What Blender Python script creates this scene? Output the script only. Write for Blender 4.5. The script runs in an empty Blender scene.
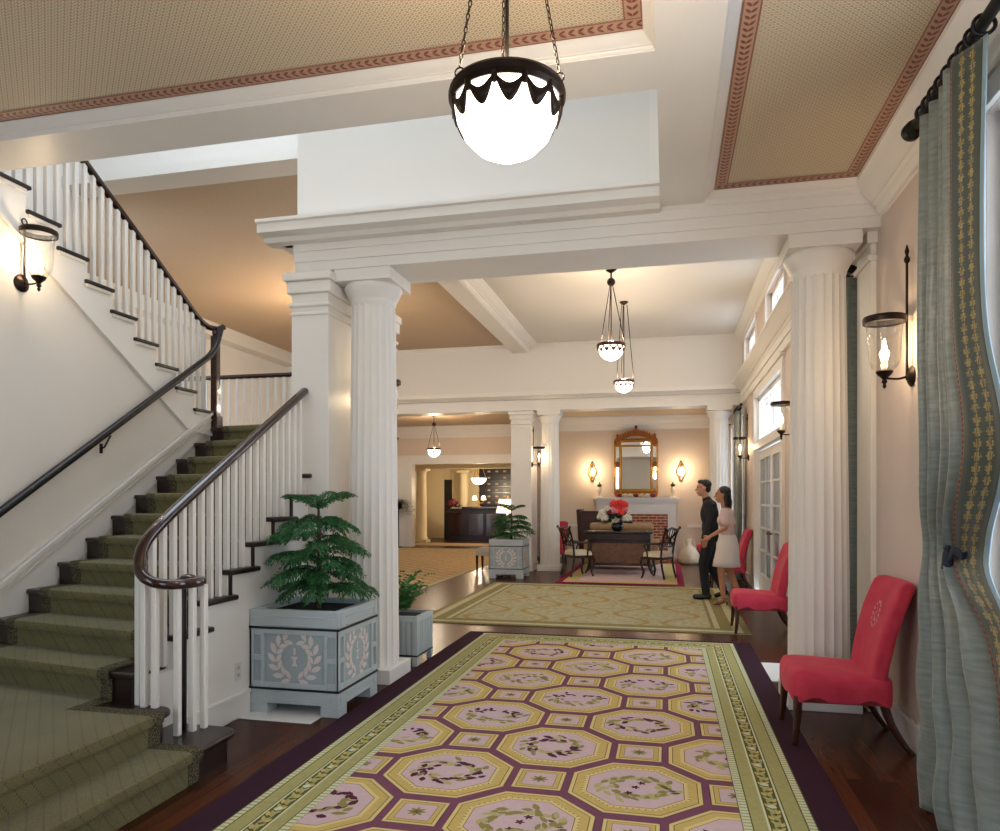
import bpy, math, random
from math import sin, cos, pi, radians, sqrt, atan2
from mathutils import Vector, Matrix

random.seed(11)
scn = bpy.context.scene
COL = scn.collection

# ------------------------------------------------------------------ camera, world, exposure
cam_d = bpy.data.cameras.new('camera')
cam = bpy.data.objects.new('camera', cam_d)
COL.objects.link(cam)
cam.location = (0, 0, 1.5)
cam.rotation_euler = (radians(90), 0, radians(13.06))
cam_d.sensor_width = 36
cam_d.lens = 25.92
cam_d.shift_y = 0.0845
cam_d.clip_start = 0.05
scn.camera = cam

world = bpy.data.worlds.new('daylight')
scn.world = world
world.use_nodes = True
bg = world.node_tree.nodes['Background']
bg.inputs[0].default_value = (0.76, 0.88, 1.0, 1)
bg.inputs[1].default_value = 2.9

vs = scn.view_settings
vs.view_transform = 'Standard'
vs.look = 'None'
vs.gamma = 1
vs.use_curve_mapping = False
vs.exposure = 0.62

def portal(name, loc, rot, sx, sy):
    l = bpy.data.lights.new(name, 'AREA')
    l.shape = 'RECTANGLE'; l.size = sx; l.size_y = sy
    l.cycles.is_portal = True
    o = bpy.data.objects.new(name, l); COL.objects.link(o)
    o.location = loc; o.rotation_euler = rot
    return o

def lamp(name, loc, power, col=(1, .78, .52), r=.04):
    l = bpy.data.lights.new(name, 'POINT')
    l.energy = power; l.color = col; l.shadow_soft_size = r
    o = bpy.data.objects.new(name, l); COL.objects.link(o)
    o.location = loc
    return o

# portals: openings through which the daylight of the world comes in
for xa, xb in ((-4.2, -2.5), (-.3, 1.2)):
    portal('portal_entrance', ((xa+xb)/2, -1.75, 1.75), (radians(90), 0, 0), xb-xa, 3.1)
portal('portal_skylight', (-3.1, 5.1, 6.45), (0, 0, 0), 4.6, 1.8)
for (ya, yb, za, zb) in ((2.0, 3.78, .25, 3.3), (6.3, 7.9, .3, 3.15), (9.8, 12.7, .02, 3.2), (14.5, 14.95, .3, 3.15), (15.75, 17.2, .3, 3.15), (6.7, 8.4, 3.92, 4.55), (9.6, 11.3, 3.92, 4.55), (12.6, 14.3, 3.92, 4.55)):
    portal('portal_window', (1.66, (ya+yb)/2, (za+zb)/2), (0, radians(-90), 0), zb-za, yb-ya)

# ------------------------------------------------------------------ materials
def lin(c):
    if isinstance(c, str):
        c = [int(c[i:i+2], 16)/255 for i in (0, 2, 4)]
    return tuple(x/12.92 if x <= .04045 else ((x+.055)/1.055)**2.4 for x in c)

class NT:
    """small helper to wire shader nodes"""
    def __init__(s, name):
        s.mat = bpy.data.materials.new(name); s.mat.use_nodes = True
        s.t = s.mat.node_tree; s.N = s.t.nodes; s.L = s.t.links
        s.b = s.N['Principled BSDF']; s.out = s.N['Material Output']
    def n(s, typ, **kw):
        nd = s.N.new(typ)
        for k, v in kw.items(): setattr(nd, k, v)
        return nd
    def link(s, a, b): s.L.new(a, b)
    def val(s, sock, v):
        if hasattr(v, 'is_output'): s.L.new(v, sock)
        else: sock.default_value = v
    def math(s, op, a, b=0.0, c=0.0):
        nd = s.n('ShaderNodeMath', operation=op)
        s.val(nd.inputs[0], a); s.val(nd.inputs[1], b)
        if op in ('MULTIPLY_ADD', 'COMPARE', 'WRAP', 'SMOOTH_MIN'): s.val(nd.inputs[2], c)
        return nd.outputs[0]
    def mix(s, f, a, b):
        nd = s.n('ShaderNodeMix', data_type='RGBA')
        s.val(nd.inputs[0], f)
        for i, v in ((6, a), (7, b)):
            if hasattr(v, 'is_output'): s.L.new(v, nd.inputs[i])
            else: nd.inputs[i].default_value = (*v, 1)
        return nd.outputs[2]
    def xyz(s, which='Object'):
        tc = s.n('ShaderNodeTexCoord'); sp = s.n('ShaderNodeSeparateXYZ')
        s.link(tc.outputs[which], sp.inputs[0])
        return tc.outputs[which], sp.outputs
    def noise(s, vec, scale, detail=4, rough=.55):
        nd = s.n('ShaderNodeTexNoise'); s.link(vec, nd.inputs['Vector'])
        nd.inputs['Scale'].default_value = scale; nd.inputs['Detail'].default_value = detail
        nd.inputs['Roughness'].default_value = rough
        return nd.outputs[0]
    def step(s, v, a, b):
        nd = s.n('ShaderNodeMapRange'); nd.clamp = True
        s.val(nd.inputs[0], v); nd.inputs[1].default_value = a; nd.inputs[2].default_value = b
        return nd.outputs[0]
    def bump(s, h, strength, dist=.01):
        nd = s.n('ShaderNodeBump'); nd.inputs['Strength'].default_value = strength
        nd.inputs['Distance'].default_value = dist
        s.link(h, nd.inputs['Height']); s.link(nd.outputs[0], s.b.inputs['Normal'])
    def base(s, c):
        if hasattr(c, 'is_output'): s.L.new(c, s.b.inputs['Base Color'])
        else: s.b.inputs['Base Color'].default_value = (*c, 1)

def pm(name, col, rough=.5, metal=0., spec=.5, var=0., vscale=6., bump=0., bscale=60., coat=0., sheen=0.):
    t = NT(name); c = lin(col)
    t.b.inputs['Roughness'].default_value = rough
    t.b.inputs['Metallic'].default_value = metal
    t.b.inputs['Specular IOR Level'].default_value = spec
    t.b.inputs['Coat Weight'].default_value = coat
    t.b.inputs['Sheen Weight'].default_value = sheen
    vec, _ = t.xyz()
    if var:
        nz = t.noise(vec, vscale)
        t.base(t.mix(t.step(nz, .3, .7), tuple(x*(1-var) for x in c), tuple(min(1, x*(1+var)) for x in c)))
    else:
        t.base(c)
    if bump:
        t.bump(t.noise(vec, bscale, 3), bump)
    return t.mat

def emit(name, col, strength):
    t = NT(name); c = lin(col)
    t.base(c); t.b.inputs['Emission Color'].default_value = (*c, 1)
    t.b.inputs['Emission Strength'].default_value = strength
    t.b.inputs['Roughness'].default_value = .3
    return t.mat

def glass(name, tint=(.97, .98, .97), gloss=.5):
    t = NT(name)
    tr = t.n('ShaderNodeBsdfTransparent'); tr.inputs[0].default_value = (*tint, 1)
    gl = t.n('ShaderNodeBsdfGlossy'); gl.inputs['Roughness'].default_value = .03
    lw = t.n('ShaderNodeLayerWeight'); lw.inputs[0].default_value = .35
    f = t.math('MULTIPLY_ADD', lw.outputs[1], gloss, .03)
    mx = t.n('ShaderNodeMixShader')
    t.link(f, mx.inputs[0]); t.link(tr.outputs[0], mx.inputs[1]); t.link(gl.outputs[0], mx.inputs[2])
    t.link(mx.outputs[0], t.out.inputs[0])
    return t.mat

def floor_mat():
    t = NT('dark_wood_floor')
    vec, s = t.xyz()
    mp = t.n('ShaderNodeMapping'); mp.inputs['Rotation'].default_value = (0, 0, radians(90))
    t.link(vec, mp.inputs[0])
    br = t.n('ShaderNodeTexBrick'); t.link(mp.outputs[0], br.inputs[0])
    br.inputs['Color1'].default_value = (*lin('3f2318'), 1); br.inputs['Color2'].default_value = (*lin('643621'), 1)
    br.inputs['Mortar'].default_value = (*lin('1c0f0b'), 1)
    br.inputs['Scale'].default_value = 1; br.inputs['Brick Width'].default_value = 1.4
    br.inputs['Row Height'].default_value = .085; br.inputs['Mortar Size'].default_value = .0018
    br.inputs['Bias'].default_value = -.2
    m2 = t.n('ShaderNodeMapping'); m2.inputs['Scale'].default_value = (40, 2.5, 1); t.link(vec, m2.inputs[0])
    g = t.noise(m2.outputs[0], 1.6, 5)
    c = t.mix(t.math('MULTIPLY', t.step(g, .35, .75), .55), br.outputs[0], lin('26130e'))
    t.base(c)
    t.b.inputs['Roughness'].default_value = .27
    t.b.inputs['Specular IOR Level'].default_value = .12
    t.bump(t.math('SUBTRACT', t.math('MULTIPLY', g, .3), br.outputs[1]), .25, .003)
    return t.mat

def paper_mat():
    t = NT('trellis_wallpaper')
    vec, s = t.xyz()
    k = 2*pi/.072
    a = t.math('SINE', t.math('MULTIPLY', t.math('ADD', s[0], s[1]), k))
    b = t.math('SINE', t.math('MULTIPLY', t.math('SUBTRACT', s[0], s[1]), k))
    p = t.math('ABSOLUTE', t.math('MULTIPLY', a, b))
    lines = t.step(p, .30, .08)
    d = t.step(p, .75, .9)
    c = t.mix(lines, lin('d2c2a6'), lin('a2907a'))
    c = t.mix(t.math('MULTIPLY', d, .8), c, lin('938670'))
    t.base(c); t.b.inputs['Roughness'].default_value = .55
    return t.mat

def stair_carpet_mat():
    t = NT('olive_stair_carpet')
    vec, s = t.xyz()
    q = .052
    p1 = t.math('ADD', t.math('ADD', s[0], s[1]), t.math('MULTIPLY', s[2], .7))
    p2 = t.math('ADD', t.math('SUBTRACT', s[0], s[1]), t.math('MULTIPLY', s[2], 1.1))
    w1 = t.math('ABSOLUTE', t.math('SUBTRACT', t.math('FRACT', t.math('DIVIDE', p1, .085)), .5))
    w2 = t.math('ABSOLUTE', t.math('SUBTRACT', t.math('FRACT', t.math('DIVIDE', p2, .028)), .5))
    dot = t.math('MULTIPLY', t.step(w1, .09, .05), t.step(w2, .3, .22))
    nz = t.noise(vec, 160, 3)
    nb = t.noise(vec, 5, 3)
    c = t.mix(t.step(nz, .3, .7), lin('5b5539'), lin('7b744f'))
    c = t.mix(t.math('MULTIPLY', t.step(nb, .35, .7), .35), c, lin('514f3a'))
    c = t.mix(t.math('MULTIPLY', dot, .6), c, lin('423d2e'))
    t.base(c); t.b.inputs['Roughness'].default_value = .95
    t.b.inputs['Specular IOR Level'].default_value = .1
    t.b.inputs['Sheen Weight'].default_value = .15
    t.bump(nz, .5, .004)
    return t.mat

def stair_border_mat():
    t = NT('stair_carpet_border')
    vec, s = t.xyz()
    nz = t.noise(vec, 120, 2)
    c = t.mix(t.step(nz, .45, .6), lin('38342a'), lin('6d6750'))
    t.base(c); t.b.inputs['Roughness'].default_value = .95
    t.b.inputs['Specular IOR Level'].default_value = .1
    return t.mat

def medallion_rug_mat():
    """olive rug with gold scrolling ogee bands"""
    t = NT('olive_scroll_rug')
    vec, s = t.xyz()
    x = t.math('DIVIDE', s[0], .62); y = t.math('DIVIDE', s[1], 1.25)
    wob = t.math('MULTIPLY', t.math('SINE', t.math('MULTIPLY', y, 2*pi)), .34)
    d1 = t.math('ABSOLUTE', t.math('SUBTRACT', t.math('FRACT', t.math('MULTIPLY', t.math('ADD', x, wob), .5)), .5))
    d2 = t.math('ABSOLUTE', t.math('SUBTRACT', t.math('FRACT', t.math('ADD', t.math('MULTIPLY', t.math('SUBTRACT', x, wob), .5), .5)), .5))
    band = t.math('MAXIMUM', t.step(d1, .04, .02), t.step(d2, .04, .02))
    vo = t.n('ShaderNodeTexVoronoi'); t.link(vec, vo.inputs['Vector']); vo.inputs['Scale'].default_value = 9
    fl = t.step(vo.outputs['Distance'], .34, .2)
    nz = t.noise(vec, 14, 3)
    c = t.mix(t.step(nz, .35, .65), lin('a29d7b'), lin('b9b498'))
    c = t.mix(t.math('MULTIPLY', fl, .4), c, lin('808a6a'))
    c = t.mix(t.math('MULTIPLY', band, .75), c, lin('a3803f'))
    t.base(c); t.b.inputs['Roughness'].default_value = .95; t.b.inputs['Specular IOR Level'].default_value = .1
    return t.mat

def tan_rug_mat():
    t = NT('tan_trellis_carpet')
    vec, s = t.xyz()
    k = 2*pi/.75
    a = t.math('SINE', t.math('MULTIPLY', t.math('ADD', s[0], s[1]), k))
    b = t.math('SINE', t.math('MULTIPLY', t.math('SUBTRACT', s[0], s[1]), k))
    p = t.math('ABSOLUTE', t.math('MULTIPLY', a, b))
    c = t.mix(t.step(p, .2, .08), lin('b39a72'), lin('d0bd98'))
    nz = t.noise(vec, 9, 4)
    c = t.mix(t.math('MULTIPLY', t.step(nz, .45, .65), .5), c, lin('9a7d5b'))
    t.base(c); t.b.inputs['Roughness'].default_value = .95; t.b.inputs['Specular IOR Level'].default_value = .1
    return t.mat

def brick_mat():
    t = NT('red_brick')
    vec, s = t.xyz()
    cb = t.n('ShaderNodeCombineXYZ'); t.link(s[0], cb.inputs[0]); t.link(s[2], cb.inputs[1])
    br = t.n('ShaderNodeTexBrick'); t.link(cb.outputs[0], br.inputs[0])
    br.inputs['Color1'].default_value = (*lin('a9573c'), 1); br.inputs['Color2'].default_value = (*lin('8c4630'), 1)
    br.inputs['Mortar'].default_value = (*lin('d4b8a0'), 1)
    br.inputs['Scale'].default_value = 1; br.inputs['Brick Width'].default_value = .21
    br.inputs['Row Height'].default_value = .072; br.inputs['Mortar Size'].default_value = .009
    t.base(br.outputs[0]); t.b.inputs['Roughness'].default_value = .9
    return t.mat

def embroidery_mat():
    """dark green silk with two columns of gold scroll motifs, from the UV of the border strip"""
    t = NT('gold_embroidered_silk')
    vec, s = t.xyz('UV')
    u, v = s[0], s[1]
    vv = t.math('FRACT', t.math('MULTIPLY', v, 34))
    tri = t.math('ABSOLUTE', t.math('SUBTRACT', vv, .5))
    tot = None
    for cx in (.36, .66):
        du = t.math('ABSOLUTE', t.math('SUBTRACT', u, cx))
        w = t.math('ADD', t.math('MULTIPLY_ADD', t.math('SINE', t.math('MULTIPLY', vv, 4*pi)), .035, .065), t.math('MULTIPLY', t.math('SINE', t.math('MULTIPLY', vv, 14*pi)), .022))
        m = t.step(t.math('SUBTRACT', w, du), 0, .02)
        tot = m if tot is None else t.math('MAXIMUM', tot, m)
    nz = t.noise(vec, 60, 3, .7)
    vor = t.n('ShaderNodeTexVoronoi'); vor.inputs['Scale'].default_value = 90; t.link(vec, vor.inputs['Vector'])
    brk = t.math('MULTIPLY', t.step(nz, .44, .52), t.step(vor.outputs['Distance'], .12, .3))
    f = t.math('MULTIPLY', tot, brk)
    c = t.mix(f, lin('38423c'), lin('a38b50'))
    t.base(c); t.b.inputs['Roughness'].default_value = .45
    t.b.inputs['Sheen Weight'].default_value = .2
    return t.mat

def trim_braid_mat():
    t = NT('terracotta_braid')
    vec, s = t.xyz('UV')
    f = t.math('SINE', t.math('MULTIPLY', s[1], 900))
    t.base(t.mix(t.step(f, -.2, .4), lin('6e4336'), lin('93604d')))
    t.b.inputs['Roughness'].default_value = .8
    return t.mat

def silk_mat():
    t = NT('grey_green_silk')
    vec, s = t.xyz('UV')
    mp = t.n('ShaderNodeMapping'); mp.inputs['Scale'].default_value = (5, 80, 1); t.link(vec, mp.inputs[0])
    nz = t.noise(mp.outputs[0], 2.2, 3)
    cr = t.noise(vec, 22, 4)
    t.base(t.mix(t.step(nz, .3, .7), lin('69716d'), lin('828a86')))
    t.b.inputs['Roughness'].default_value = .36
    t.b.inputs['Sheen Weight'].default_value = .3
    t.b.inputs['Specular IOR Level'].default_value = .6
    t.bump(cr, .35, .02)
    return t.mat

def velvet_mat():
    t = NT('coral_red_velvet')
    vec, s = t.xyz()
    nz = t.noise(vec, 9, 3)
    t.base(t.mix(t.step(nz, .3, .7), lin('bd3148'), lin('ca3f54')))
    t.b.inputs['Roughness'].default_value = .75
    t.b.inputs['Sheen Weight'].default_value = .4
    t.b.inputs['Sheen Roughness'].default_value = .35
    t.b.inputs['Sheen Tint'].default_value = (*lin('ff9aa8'), 1)
    t.b.inputs['Specular IOR Level'].default_value = .2
    return t.mat

M = {}
M['white'] = pm('white_painted_wood', 'e6e1da', .42, var=.02, vscale=2)
M['wall'] = pm('warm_beige_paint', 'e2dbd1', .6, var=.02, vscale=1.5)
M['pinkwall'] = pm('rosy_beige_paint', 'd3c3b8', .6, var=.02, vscale=1.5)
M['peach'] = pm('peach_beige_paint', 'dccab7', .6, var=.02, vscale=1.5)
M['offwhite'] = pm('off_white_plaster', 'e2ddd6', .6)
M['cream'] = pm('cream_paint', 'e3d3af', .55)
M['tan'] = pm('tan_ceiling_paper', 'bfa78c', .7, var=.04, vscale=30)
M['tanlight'] = pm('light_tan_plaster', 'cdb796', .7)
M['floor'] = floor_mat()
M['paper'] = paper_mat()
M['border'] = pm('border_paper', 'b8977e', .55)
M['border_red'] = pm('border_red_leaf', '86453e', .55)
M['border_line'] = pm('border_line', '96594e', .55)
M['darkwood'] = pm('dark_mahogany', '2a1512', .22, var=.25, vscale=9, coat=.3)
M['rail'] = pm('polished_dark_rail', '301613', .16, coat=.6, var=.2, vscale=8)
M['blackwood'] = pm('black_stained_wood', '15100f', .35)
M['tread'] = pm('dark_stair_tread', '22130f', .3, var=.2)
M['carpet'] = stair_carpet_mat()
M['carpet_border'] = stair_border_mat()
M['bronze'] = pm('dark_bronze', '2e221b', .38, metal=.75, var=.15, vscale=30)
M['redbronze'] = pm('reddish_bronze', '5a2f26', .4, metal=.6)
M['iron'] = pm('black_iron', '141211', .4, metal=.4)
M['globe'] = emit('glowing_white_glass', 'fff0da', 4.2)
M['globe_small'] = emit('glowing_white_bowl', 'fff0dc', 4.0)
M['alabaster'] = emit('glowing_alabaster', 'ffe6c0', 4.0)
M['shade_lit'] = emit('lit_fabric_shade', 'ffe3bd', 1.5)
M['flame'] = emit('candle_bulb', 'ffd08a', 30.0)
M['glowpanel'] = emit('lit_oval_shade', 'ffd79a', 4.5)
M['candle'] = pm('ivory_candle', 'efe4cd', .5)
M['glass'] = glass('clear_thin_glass')
M['pane'] = glass('window_pane', (.96, .98, 1.0), .3)
def sheer_mat():
    t = NT('door_dimming_sheer')
    tr = t.n('ShaderNodeBsdfTransparent'); tr.inputs[0].default_value = (.9, .92, .95, 1)
    tl = t.n('ShaderNodeBsdfTranslucent'); tl.inputs[0].default_value = (.14, .14, .145, 1)
    df = t.n('ShaderNodeBsdfDiffuse'); df.inputs[0].default_value = (.6, .59, .57, 1)
    a = t.n('ShaderNodeMixShader'); a.inputs[0].default_value = .5; t.link(tl.outputs[0], a.inputs[1]); t.link(df.outputs[0], a.inputs[2])
    b = t.n('ShaderNodeMixShader'); b.inputs[0].default_value = .96; t.link(tr.outputs[0], b.inputs[1]); t.link(a.outputs[0], b.inputs[2])
    t.link(b.outputs[0], t.out.inputs[0]); return t.mat
M['sheer'] = sheer_mat()
M['planter'] = pm('blue_grey_paint', 'b2bcbf', .5, var=.03, vscale=5)
M['planter_panel'] = pm('blue_grey_panel', 'a0adb1', .5, var=.03, vscale=5)
M['band'] = pm('black_band', '131417', .4)
M['wreath'] = pm('pale_pink_stencil', 'dad0cc', .6)
M['soil'] = pm('dark_soil', '1b1613', .95, var=.4, vscale=60, bump=.8, bscale=90)
M['pine'] = pm('pine_green', '2f6a36', .5, var=.45, vscale=14)
M['pinedark'] = pm('deep_pine_green', '1c4626', .5, var=.4, vscale=14)
M['fern'] = pm('fern_green', '39702f', .5, var=.35, vscale=18)
M['bark'] = pm('pine_bark', '4b3a28', .85, var=.3, vscale=40)
M['velvet'] = velvet_mat()
M['leg'] = pm('dark_walnut_leg', '3b1b13', .25, coat=.4, var=.2)
M['monogram'] = pm('embroidered_monogram', 'c98c92', .7)
M['silk'] = silk_mat()
M['gold_silk'] = embroidery_mat()
M['braid'] = trim_braid_mat()
M['lining'] = pm('pale_blue_lining', '7f97a3', .5, sheen=.2)
M['tassel'] = pm('navy_tieback', '1b2233', .7)
M['floorsheet'] = pm('white_floor_panel', 'dcdcda', .5)
M['gold'] = pm('gilded_wood', 'b98a3e', .32, metal=.8, var=.25, vscale=25, bump=.4, bscale=50)
M['goldred'] = pm('gilded_red_carving', 'a0602f', .4, metal=.6, var=.35, vscale=30, bump=.6, bscale=45)
def mirror_mat():
    t = NT('mirror_glass'); t.base((.86, .86, .84)); t.b.inputs['Metallic'].default_value = 1; t.b.inputs['Roughness'].default_value = .02
    return t.mat
M['mirror'] = mirror_mat()
M['brick'] = brick_mat()
M['soot'] = pm('sooty_firebox', '0e0c0b', .95)
M['leather'] = pm('dark_brown_leather', '3d221c', .38, var=.2)
M['tooled'] = pm('tooled_brown_panel', '6a4c3a', .6, var=.35, vscale=16)
M['tanfab'] = pm('tan_upholstery', 'a98c68', .85, var=.15, vscale=25)
M['creamfab'] = pm('cream_seat_fabric', 'd3cab4', .85)
M['greyfab'] = pm('pale_grey_upholstery', 'b9b4aa', .85)
M['canvas'] = pm('cream_cloth', 'd2bfa2', .9, var=.08)
M['porcelain'] = pm('cream_porcelain', 'ddd0ba', .3)
M['fl_red'] = pm('red_petals', 'd83a33', .6, var=.15, vscale=40)
M['fl_pink'] = pm('pink_petals', 'dc7c8c', .6, var=.15, vscale=40)
M['fl_white'] = pm('white_petals', 'd8d6c8', .6, var=.08, vscale=40)
M['fl_dark'] = pm('burgundy_petals', '6d1d2c', .6, var=.2, vscale=40)
M['fl_leaf'] = pm('bouquet_leaf', '26422a', .55, var=.3, vscale=30)
M['darkvase'] = pm('dark_glass_vase', '101a1b', .12)
M['bluevase'] = pm('blue_white_ceramic', '8fa0ae', .25, var=.5, vscale=22)
M['skin_m'] = pm('skin_tan', 'c08a6c', .55)
M['skin_w'] = pm('skin_warm', 'b9805f', .55)
M['hair'] = pm('dark_brown_hair', '1d1210', .45)
M['suit'] = pm('dark_charcoal_cloth', '1d1c20', .85)
M['blouse'] = pm('pale_pink_blouse', 'd9bcb8', .8)
M['skirt'] = pm('off_white_skirt', 'ddd2cc', .8)
M['shoe'] = pm('black_shoe_leather', '120f10', .3)
M['sandal'] = pm('brown_sandal_leather', '5a3526', .4)
M['eye'] = pm('dark_eye', '0c0908', .2)
M['lip'] = pm('lip_rose', '96504a', .5)
M['plate'] = pm('ivory_switch_plate', 'd9d3c8', .4)
M['r_maroon'] = pm('aubergine_pile', '38202d', .95, spec=.1)
M['r_ground'] = pm('mauve_pile', '794b5f', .95, spec=.1, var=.06, vscale=30)
M['r_olive'] = pm('olive_pile', 'a59e6a', .95, spec=.1, var=.08, vscale=30)
M['r_dark'] = pm('dark_olive_pile', '5a5a2c', .95, spec=.1)
M['r_pale'] = pm('pale_green_pile', 'c9ccae', .95, spec=.1)
M['r_gold'] = pm('gold_pile', 'c6ab68', .95, spec=.1, var=.06, vscale=40)
M['r_gold2'] = pm('bright_gold_pile', 'd6c286', .95, spec=.1)
M['r_brown'] = pm('brown_line_pile', '7d6434', .95, spec=.1)
M['r_pink'] = pm('dusty_pink_pile', 'c9afb3', .95, spec=.1, var=.04, vscale=30)
M['r_plum'] = pm('plum_leaf_pile', '562a3d', .95, spec=.1)
M['r_leaf'] = pm('sage_leaf_pile', '8f8350', .95, spec=.1)
M['r_leaf2'] = pm('pale_leaf_pile', 'b3a873', .95, spec=.1)
M['scroll'] = medallion_rug_mat()
M['scroll_border'] = pm('olive_rug_edge', '8b835a', .95, spec=.1, var=.12, vscale=20)
M['scroll_light'] = pm('pale_rug_band', 'bdb799', .95, spec=.1, var=.08, vscale=16)
M['tancarpet'] = tan_rug_mat()
M['crimson'] = pm('crimson_rug_edge', '8c2447', .95, spec=.1)
M['palepink'] = pm('pale_rose_rug', 'cdb5b4', .95, spec=.1, var=.1, vscale=8)
M['palegold'] = pm('pale_gold_rug', 'c3b27c', .95, spec=.1, var=.08, vscale=8)
M['grille'] = pm('ivory_number_tag', 'cfae90', .6)

# ------------------------------------------------------------------ mesh builder
ROOT = {}

def V(*a): return Vector(a)

class MB:
    def __init__(s):
        s.v = []; s.f = []; s.m = []; s.uv = {}
    def add(s, verts, faces, mi=0):
        o = len(s.v); s.v.extend([Vector(p) for p in verts])
        for f in faces:
            s.f.append([i+o for i in f]); s.m.append(mi)
        return o
    def box(s, x0, x1, y0, y1, z0, z1, mi=0):
        s.add([(x0,y0,z0),(x1,y0,z0),(x1,y1,z0),(x0,y1,z0),(x0,y0,z1),(x1,y0,z1),(x1,y1,z1),(x0,y1,z1)],
              [(3,2,1,0),(4,5,6,7),(0,1,5,4),(1,2,6,5),(2,3,7,6),(3,0,4,7)], mi)
        return s
    def prism(s, poly, axis, a0, a1, mi=0):
        n = len(poly)
        def p(q, a):
            return {'x': (a, q[0], q[1]), 'y': (q[0], a, q[1]), 'z': (q[0], q[1], a)}[axis]
        area = sum(poly[i][0]*poly[(i+1)%n][1]-poly[(i+1)%n][0]*poly[i][1] for i in range(n))
        ccw = area > 0
        if axis == 'y': ccw = not ccw
        pl = poly if ccw else poly[::-1]
        vs_ = [p(q, a0) for q in pl] + [p(q, a1) for q in pl]
        fs = [tuple(range(n))[::-1], tuple(range(n, 2*n))]
        for i in range(n):
            j = (i+1) % n
            fs.append((i, j, j+n, i+n))
        s.add(vs_, fs, mi); return s
    def loft(s, rings, cap=True, mi=0, closed_path=False):
        n = len(rings[0]); vs_ = [p for r in rings for p in r]; fs = []
        R = len(rings)
        for i in range(R if closed_path else R-1):
            a = i*n; b = ((i+1) % R)*n
            for j in range(n):
                k = (j+1) % n
                fs.append((a+j, a+k, b+k, b+j))
        if cap and not closed_path:
            fs.append(tuple(range(n))[::-1]); fs.append(tuple(range((R-1)*n, R*n)))
        s.add(vs_, fs, mi); return s
    def tube(s, path, r, n=8, mi=0, closed=False, cap=True):
        path = [Vector(p) for p in path]; P = len(path)
        rr = r if isinstance(r, (list, tuple)) else [r]*P
        rings = []; up = None
        for i in range(P):
            if closed: t = path[(i+1) % P]-path[i-1]
            else: t = path[min(i+1, P-1)]-path[max(i-1, 0)]
            t.normalize()
            if up is None:
                up = Vector((0,0,1)) if abs(t.z) < .9 else Vector((1,0,0))
            a = (up - t*up.dot(t))
            if a.length < 1e-5: a = t.orthogonal()
            a.normalize(); b = t.cross(a); up = a
            rings.append([path[i]+(a*cos(2*pi*k/n)+b*sin(2*pi*k/n))*rr[i] for k in range(n)])
        return s.loft(rings, cap, mi, closed)
    def bar(s, path, w, h, mi=0, up=(0,0,1), round_=0, taper=None):
        """rectangular section swept along a path, 'up' fixed"""
        path = [Vector(p) for p in path]; P = len(path); rings = []
        for i in range(P):
            t = (path[min(i+1, P-1)]-path[max(i-1, 0)]).normalized()
            u = Vector(up); sd = t.cross(u)
            if sd.length < 1e-5: sd = t.orthogonal()
            sd.normalize(); u2 = sd.cross(t).normalized()
            k = taper[i] if taper else 1
            ww, hh = w*k/2, h*k/2
            if round_:
                n = 14
                pts = []
                for j in range(n):
                    a = 2*pi*j/n; ca, sa = cos(a), sin(a)
                    pts.append(path[i]+sd*ww*math.copysign(abs(ca)**(2/round_), ca)+u2*hh*math.copysign(abs(sa)**(2/round_), sa))
                rings.append(pts)
            else:
                rings.append([path[i]+sd*a*ww+u2*b*hh for a, b in ((-1,-1),(1,-1),(1,1),(-1,1))])
        return s.loft(rings, True, mi)
    def lathe(s, prof, c=(0,0,0), n=24, mi=0, axis='z', mod=None):
        c = Vector(c); rings = []
        for (r, z) in prof:
            ring = []
            for k in range(n):
                a = 2*pi*k/n; q = r*(mod(a) if mod else 1)
                x, y = q*cos(a), q*sin(a)
                ring.append(c+({'z': V(x,y,z), 'x': V(z,x,y), 'y': V(y,z,x)}[axis]))
            rings.append(ring)
        return s.loft(rings, True, mi)
    def ell(s, c, rx, ry, rz, n=14, m=9, mi=0, rot=None):
        c = Vector(c); rings = []
        for i in range(m):
            t = pi*(i+.5)/m if 0 else pi*(.04+.92*i/(m-1))
            z = -cos(t); q = sin(t)
            ring = []
            for k in range(n):
                a = 2*pi*k/n
                p = V(rx*q*cos(a), ry*q*sin(a), rz*z)
                if rot is not None: p = rot @ p
                ring.append(c+p)
            rings.append(ring)
        return s.loft(rings, True, mi)
    def cap(s, p0, p1, r0, r1, n=12, mi=0):
        """tapered capsule"""
        p0 = Vector(p0); p1 = Vector(p1); d = (p1-p0).normalized()
        path = []; rr = []
        for k in range(4):
            a = pi/2*(1-k/4); path.append(p0-d*r0*sin(a)*.98); rr.append(max(.001, r0*cos(a)+.0005))
        path.append(p0); rr.append(r0); path.append(p1); rr.append(r1)
        for k in range(1, 5):
            a = pi/2*k/4; path.append(p1+d*r1*sin(a)*.98); rr.append(max(.001, r1*cos(a)+.0005))
        return s.tube(path, rr, n, mi)
    def grid(s, fn, nu, nv, mi=0, u0=0, u1=1, v0=0, v1=1, flip=False):
        vs_ = []; fs = []; uvs = []
        for j in range(nv+1):
            for i in range(nu+1):
                u = u0+(u1-u0)*i/nu; v = v0+(v1-v0)*j/nv
                vs_.append(fn(u, v)); uvs.append((i/nu, v))
        for j in range(nv):
            for i in range(nu):
                a = j*(nu+1)+i
                q = (a, a+1, a+nu+2, a+nu+1)
                fs.append(q[::-1] if flip else q)
        o = s.add(vs_, fs, mi)
        for i, q in enumerate(uvs): s.uv[o+i] = q
        return s
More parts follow.
